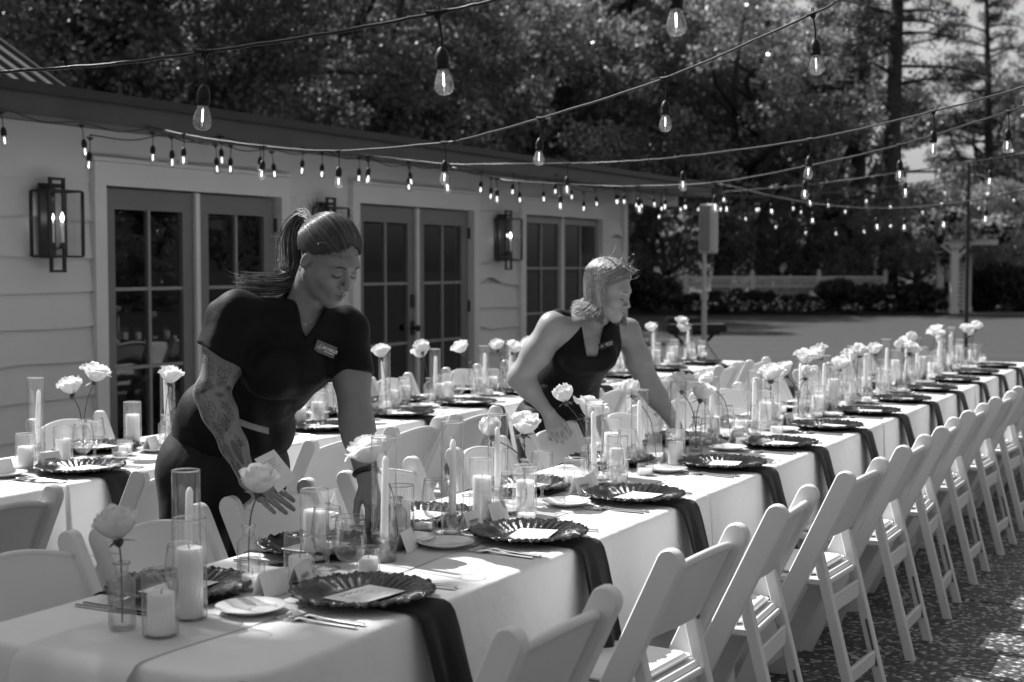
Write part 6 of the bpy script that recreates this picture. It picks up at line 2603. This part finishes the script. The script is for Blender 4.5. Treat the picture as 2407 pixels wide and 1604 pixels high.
# ------------------------------------------------------------------ the blonde woman
def woman_two():
    JREF[0] = 4.30
    dy = JREF[0] * (K - 1)
    pel = J(1302, 985, 4.52)
    wai = J(1335, 890, 4.42)
    rib = J(1362, 850, 4.35)
    che = J(1385, 812, 4.30)
    upc = J(1386, 772, 4.30)
    nck = J(1396, 748, 4.29)
    H = Head(J(1430, 684, 4.18), (.85, -.40, -.33), 0.0)
    shR, shL = J(1302, 770, 4.24), J(1474, 780, 4.38)
    elR, wrR = J(1222, 888, 4.27), J(1290, 972, 4.22)
    elL, wrL = J(1524, 905, 4.40), J(1590, 1002, 4.36)
    hr, hf = unit(A(-.6, -.8, 0)), A(.8, -.6, 0)
    origin = A(pel[0], pel[1], 0)
    O = Vector(to_world(origin[None])[0])
    root = thing('person', 'blonde woman in sleeveless black top bending over the table, hand on a chair back', 'person', tuple(O))
    I3 = np.eye(3)
    tors = np.stack([unit(shL - shR), unit(np.cross(A(0, 0, 1), unit(shL - shR))), A(0, 0, 1)])
    S = Shape()
    S.ell(che, tors, (.132, .10, .12), .04).ell(rib, tors, (.125, .10, .10), .05).ell(upc, tors, (.125, .08, .06), .04)
    S.ell(che + A(.03, -.07, -.02), I3, (.06, .05, .055), .03).ell(che + A(-.05, -.08, -.025), I3, (.06, .05, .055), .03)
    S.rc(upc, shR, .058, .06, .04).rc(upc, shL, .058, .052, .04)
    S.rc(nck + A(0, .01, -.02), H.P(0, -.03, -.035), .056, .05, .03)
    S.chain([shR, (shR + elR) / 2, elR, elR + (wrR - elR) * .3, wrR], [.066, .062, .050, .043, .026], .03)
    S.chain([shL, (shL + elL) / 2, elL, elL + (wrL - elL) * .3, wrL], [.056, .056, .050, .045, .027], .03)
    S.rc(nck + A(-.02, -.03, -.015), shR + A(.06, -.03, .0), .012, .010, .03)
    S.rc(nck + A(.03, -.03, -.015), shL + A(-.06, -.02, .01), .012, .010, .03)
    H.build(S, .004)
    kn = J(1304, 1008, 4.20)
    hand(S, wrR, kn, side=A(.95, .0, .35), normal=A(-.15, -.9, .35), curls=[(.35, .6, .5), (.45, .6, .5), (.5, .6, .5), (.5, .6, .4)],
         thumb=(A(.75, -.1, -.6), A(.55, -.1, -.8), A(.35, .0, -.9)), spread=.06)
    knL = J(1616, 1040, 4.35)
    hand(S, wrL, knL, side=A(-.3, -.9, .1), normal=A(.5, -.2, .8), curls=[(.3, .4, .3), (.35, .4, .3), (.4, .4, .3), (.45, .4, .3)],
         thumb=(A(.35, -.75, -.5), A(.4, -.5, -.75), A(.4, -.2, -.85)), spread=.05)
    me, V = person_mesh('body', S, A(-.12, 3.75 + dy, .62), A(.95, 4.85 + dy, 1.62), .003, m_skin2, origin)
    set_tone(me, V, H)
    obj('body', me, root)
    C = Shape()
    C.ell(che, tors, (.146, .115, .13), .05).ell(rib, tors, (.142, .118, .11), .05).ell(upc, tors, (.118, .092, .070), .04)
    C.ell(wai, I3, (.145, .13, .12), .05).ell((wai + pel) / 2, I3, (.168, .15, .12), .06)
    C.ell(che + A(.045, -.075, -.045), I3, (.072, .062, .066), .035).ell(che + A(-.045, -.085, -.045), I3, (.074, .062, .066), .035)
    C.rc(upc + A(-.03, .02, .01), shR + A(.018, .01, .028), .058, .050, .03).rc(upc + A(.05, .02, .01), shL + A(-.022, 0, .022), .056, .046, .03)
    l0, l1, r0, r1 = J(1366, 745, 4.2), J(1379, 838, 4.2), J(1426, 745, 4.2), J(1403, 838, 4.2)
    def vcut(P):
        def half(a, b, sgn):
            d = b - a
            return sgn * ((P[:, 0] - a[0]) * d[2] - (P[:, 2] - a[2]) * d[0]) / math.hypot(d[0], d[2])
        e = np.maximum(np.maximum(half(l1, l0, -1), half(r1, r0, 1)), l1[2] - P[:, 2])
        return np.maximum(e, P[:, 1] - nck[1])
    C.cut(vcut, .004)
    C.rc(nck + A(.004, .0, -.02), H.P(0, -.03, -.03), .062, .058, .004, sub=True)
    C.ops.append((lambda P: (P[:, 2] - (pel[2] + .02)), .006, True, None, 0))
    me, _ = person_mesh('sleeveless_top', wrinkle(C, .003, 28, 8), A(-.1, 3.8 + dy, .8), A(.8, 4.9 + dy, 1.4), .0055, m_shirt, origin)
    obj('sleeveless_top', me, root)
    ankR, ankL = A(pel[0] - .08, pel[1] - .10, .09), A(pel[0] + .04, pel[1] + .10, .09)
    kneR, kneL = A(pel[0] - .06, pel[1] - .10, .46), A(pel[0] + .05, pel[1] + .06, .46)
    hip3 = np.stack([hr, hf, A(0, 0, 1)])
    T = Shape()
    T.ell(pel, hip3, (.19, .17, .14), .05).ell(wai + A(-.01, .01, -.04), I3, (.15, .135, .10), .05)
    T.chain([pel + hr * .09 - A(0, 0, .06), kneR, ankR], [.12, .08, .062], .06).chain([pel - hr * .09 - A(0, 0, .06), kneL, ankL], [.12, .08, .062], .06)
    T.ops.append((lambda P: (P[:, 2] - .05), .004, True, None, 0))
    me, _ = person_mesh('trousers', wrinkle(T, .005, 22, 6), A(-.3, 3.9 + dy, .0), A(.7, 5.1 + dy, 1.1), .009, m_trouser, origin)
    obj('trousers', me, root)
    shoes(root, (ankR, ankL), hf, origin)
    face_bits(root, S, H, origin, m_brow2)
    # hair: shoulder-length bob, flicked out at the ends
    hair = obj('hair', None, root)
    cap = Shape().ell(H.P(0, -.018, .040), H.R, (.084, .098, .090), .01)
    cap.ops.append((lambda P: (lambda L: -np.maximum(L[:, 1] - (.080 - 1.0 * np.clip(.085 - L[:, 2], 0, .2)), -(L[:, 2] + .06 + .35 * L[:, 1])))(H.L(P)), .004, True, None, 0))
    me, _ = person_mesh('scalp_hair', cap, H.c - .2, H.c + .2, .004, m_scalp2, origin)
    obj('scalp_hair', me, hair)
    rad, cen = np.array((.088, .102, .094)), np.array((0, -.018, .040))
    part = np.array((.012, .035, 0))
    paths = []
    down = A(0, 0, -1)
    for i in range(4200):
        a = rngp.uniform(1.32, 2 * math.pi - .95)          # round the head, leaving the face free; 0 = forward, + towards the viewer
        lay = rngp.random()
        y0 = rngp.uniform(-.06, .055)
        d0 = unit(np.array((.004 * math.sin(a), y0 + .018, .088)))
        d1 = np.array((math.sin(a) * .985, math.cos(a) * .985, -.12))
        d1 = unit(d1)
        om = math.acos(np.clip(d0 @ d1, -1, 1))
        t = np.linspace(0, 1, 8)[:, None]
        sl = (np.sin((1 - t) * om) * d0 + np.sin(t * om) * d1) / math.sin(om)
        pts = sl * rad * (1 + .05 * lay) + cen
        Q = H.c + pts @ H.R
        e = Q[-1]
        out = unit(((d1 * np.array((1, 1, 0))) @ H.R) * np.array((1, 1, 0)))
        L = rngp.uniform(.14, .175) if lay > .3 else rngp.uniform(.12, .16)
        flick = max(0, -out[0]) * .022 * rngp.uniform(0, 1.2) + .002
        w = rngp.normal(size=3) * .002
        tail = [e + down * L * .35, e + down * L * .75 - out * .004 + w * .5, e + down * (L - flick * .25) + out * (flick + .006) + w * 1.6 + A(-.02 * max(0, -out[0]), 0, 0)]
        paths.append(bez(np.concatenate([Q[::2], tail]), 18))
    obj('bob_strands', strands(np.array(paths) - origin, .0016, m_hair2, 'bob_strands', vary=.55), hair)
    paths = []
    for i in range(260):                                  # swept back from the forehead to the side
        sx = rngp.choice([-1, 1], p=[.7, .3])
        z = rngp.uniform(.050, .095)
        d0 = unit(np.array((.15 * sx * rngp.random(), .80, z * 9)))
        d1 = unit(np.array((sx * .99, .25 - .4 * rngp.random(), -.10 + .3 * rngp.random())))
        om = math.acos(np.clip(d0 @ d1, -1, 1))
        t = np.linspace(0, 1, 18)[:, None]
        sl = (np.sin((1 - t) * om) * d0 + np.sin(t * om) * d1) / math.sin(om)
        paths.append(H.c + (sl * rad * (1 + .02 * rngp.random()) + cen) @ H.R)
    for i in range(40):
        p = H.c + (unit(rngp.normal(size=3) * np.array((1, 1, .2)) + np.array((0, 0, .9))) * rad + cen) @ H.R
        q = p + A(.03, 0, .025) + rngp.normal(size=3) * .02
        paths.append(bez([p, (p + q) / 2 + rngp.normal(size=3) * .006, q], 18))
    obj('front_strands', strands(np.array(paths) - origin, .0011, m_hair2, 'front_strands'), hair)
    c = J(1425, 815, 4.15)
    o = A(c[0], c[1] - .15, c[2])
    t = 0
    for _ in range(50):
        t += float(np.clip(C((o + A(0, t, 0))[None])[0], -.02, .02))
    seat_badge(root, C, o + A(0, t, 0), A(.91, 0, .40), .068, .028, 'NICOLE', m_badge2)
    # sunglasses pushed up on the hair
    g = MB()
    for sx in (-1, 1):
        ring = []
        for a in np.linspace(0, 2 * math.pi, 18):
            p = H.P(sx * .034 + .026 * math.cos(a), .062 - .020 * math.sin(a) * .8, .122 + .020 * math.sin(a) * .35)
            ring.append(tuple(to_world((p - origin)[None])[0]))
        g.tube(ring, .0022, 6)
        g.tube([tuple(to_world((H.P(*q) - origin)[None])[0]) for q in ((sx * .060, .055, .120), (sx * .084, .0, .085), (sx * .088, -.05, .055))], .002, 6)
    g.tube([tuple(to_world((H.P(*q) - origin)[None])[0]) for q in ((-.008, .066, .122), (0, .068, .124), (.008, .066, .122))], .002, 6)
    sg = thing('sunglasses', 'thin-rimmed sunglasses pushed up on the blonde woman\'s hair', 'sunglasses', tuple(O))
    obj('rims', g.mesh('rims', m_screw, True), sg)
    ln = MB()
    for sx in (-1, 1):
        ln.add([tuple(to_world((H.P(sx * .034 + .024 * math.cos(a), .062 - .018 * math.sin(a) * .8, .122 + .018 * math.sin(a) * .35) - origin)[None])[0]) for a in np.linspace(0, 2 * math.pi, 16, endpoint=False)], [tuple(range(16))])
    obj('lenses', ln.mesh('lenses', m_pane), sg)
    return root


woman_one()
woman_two()
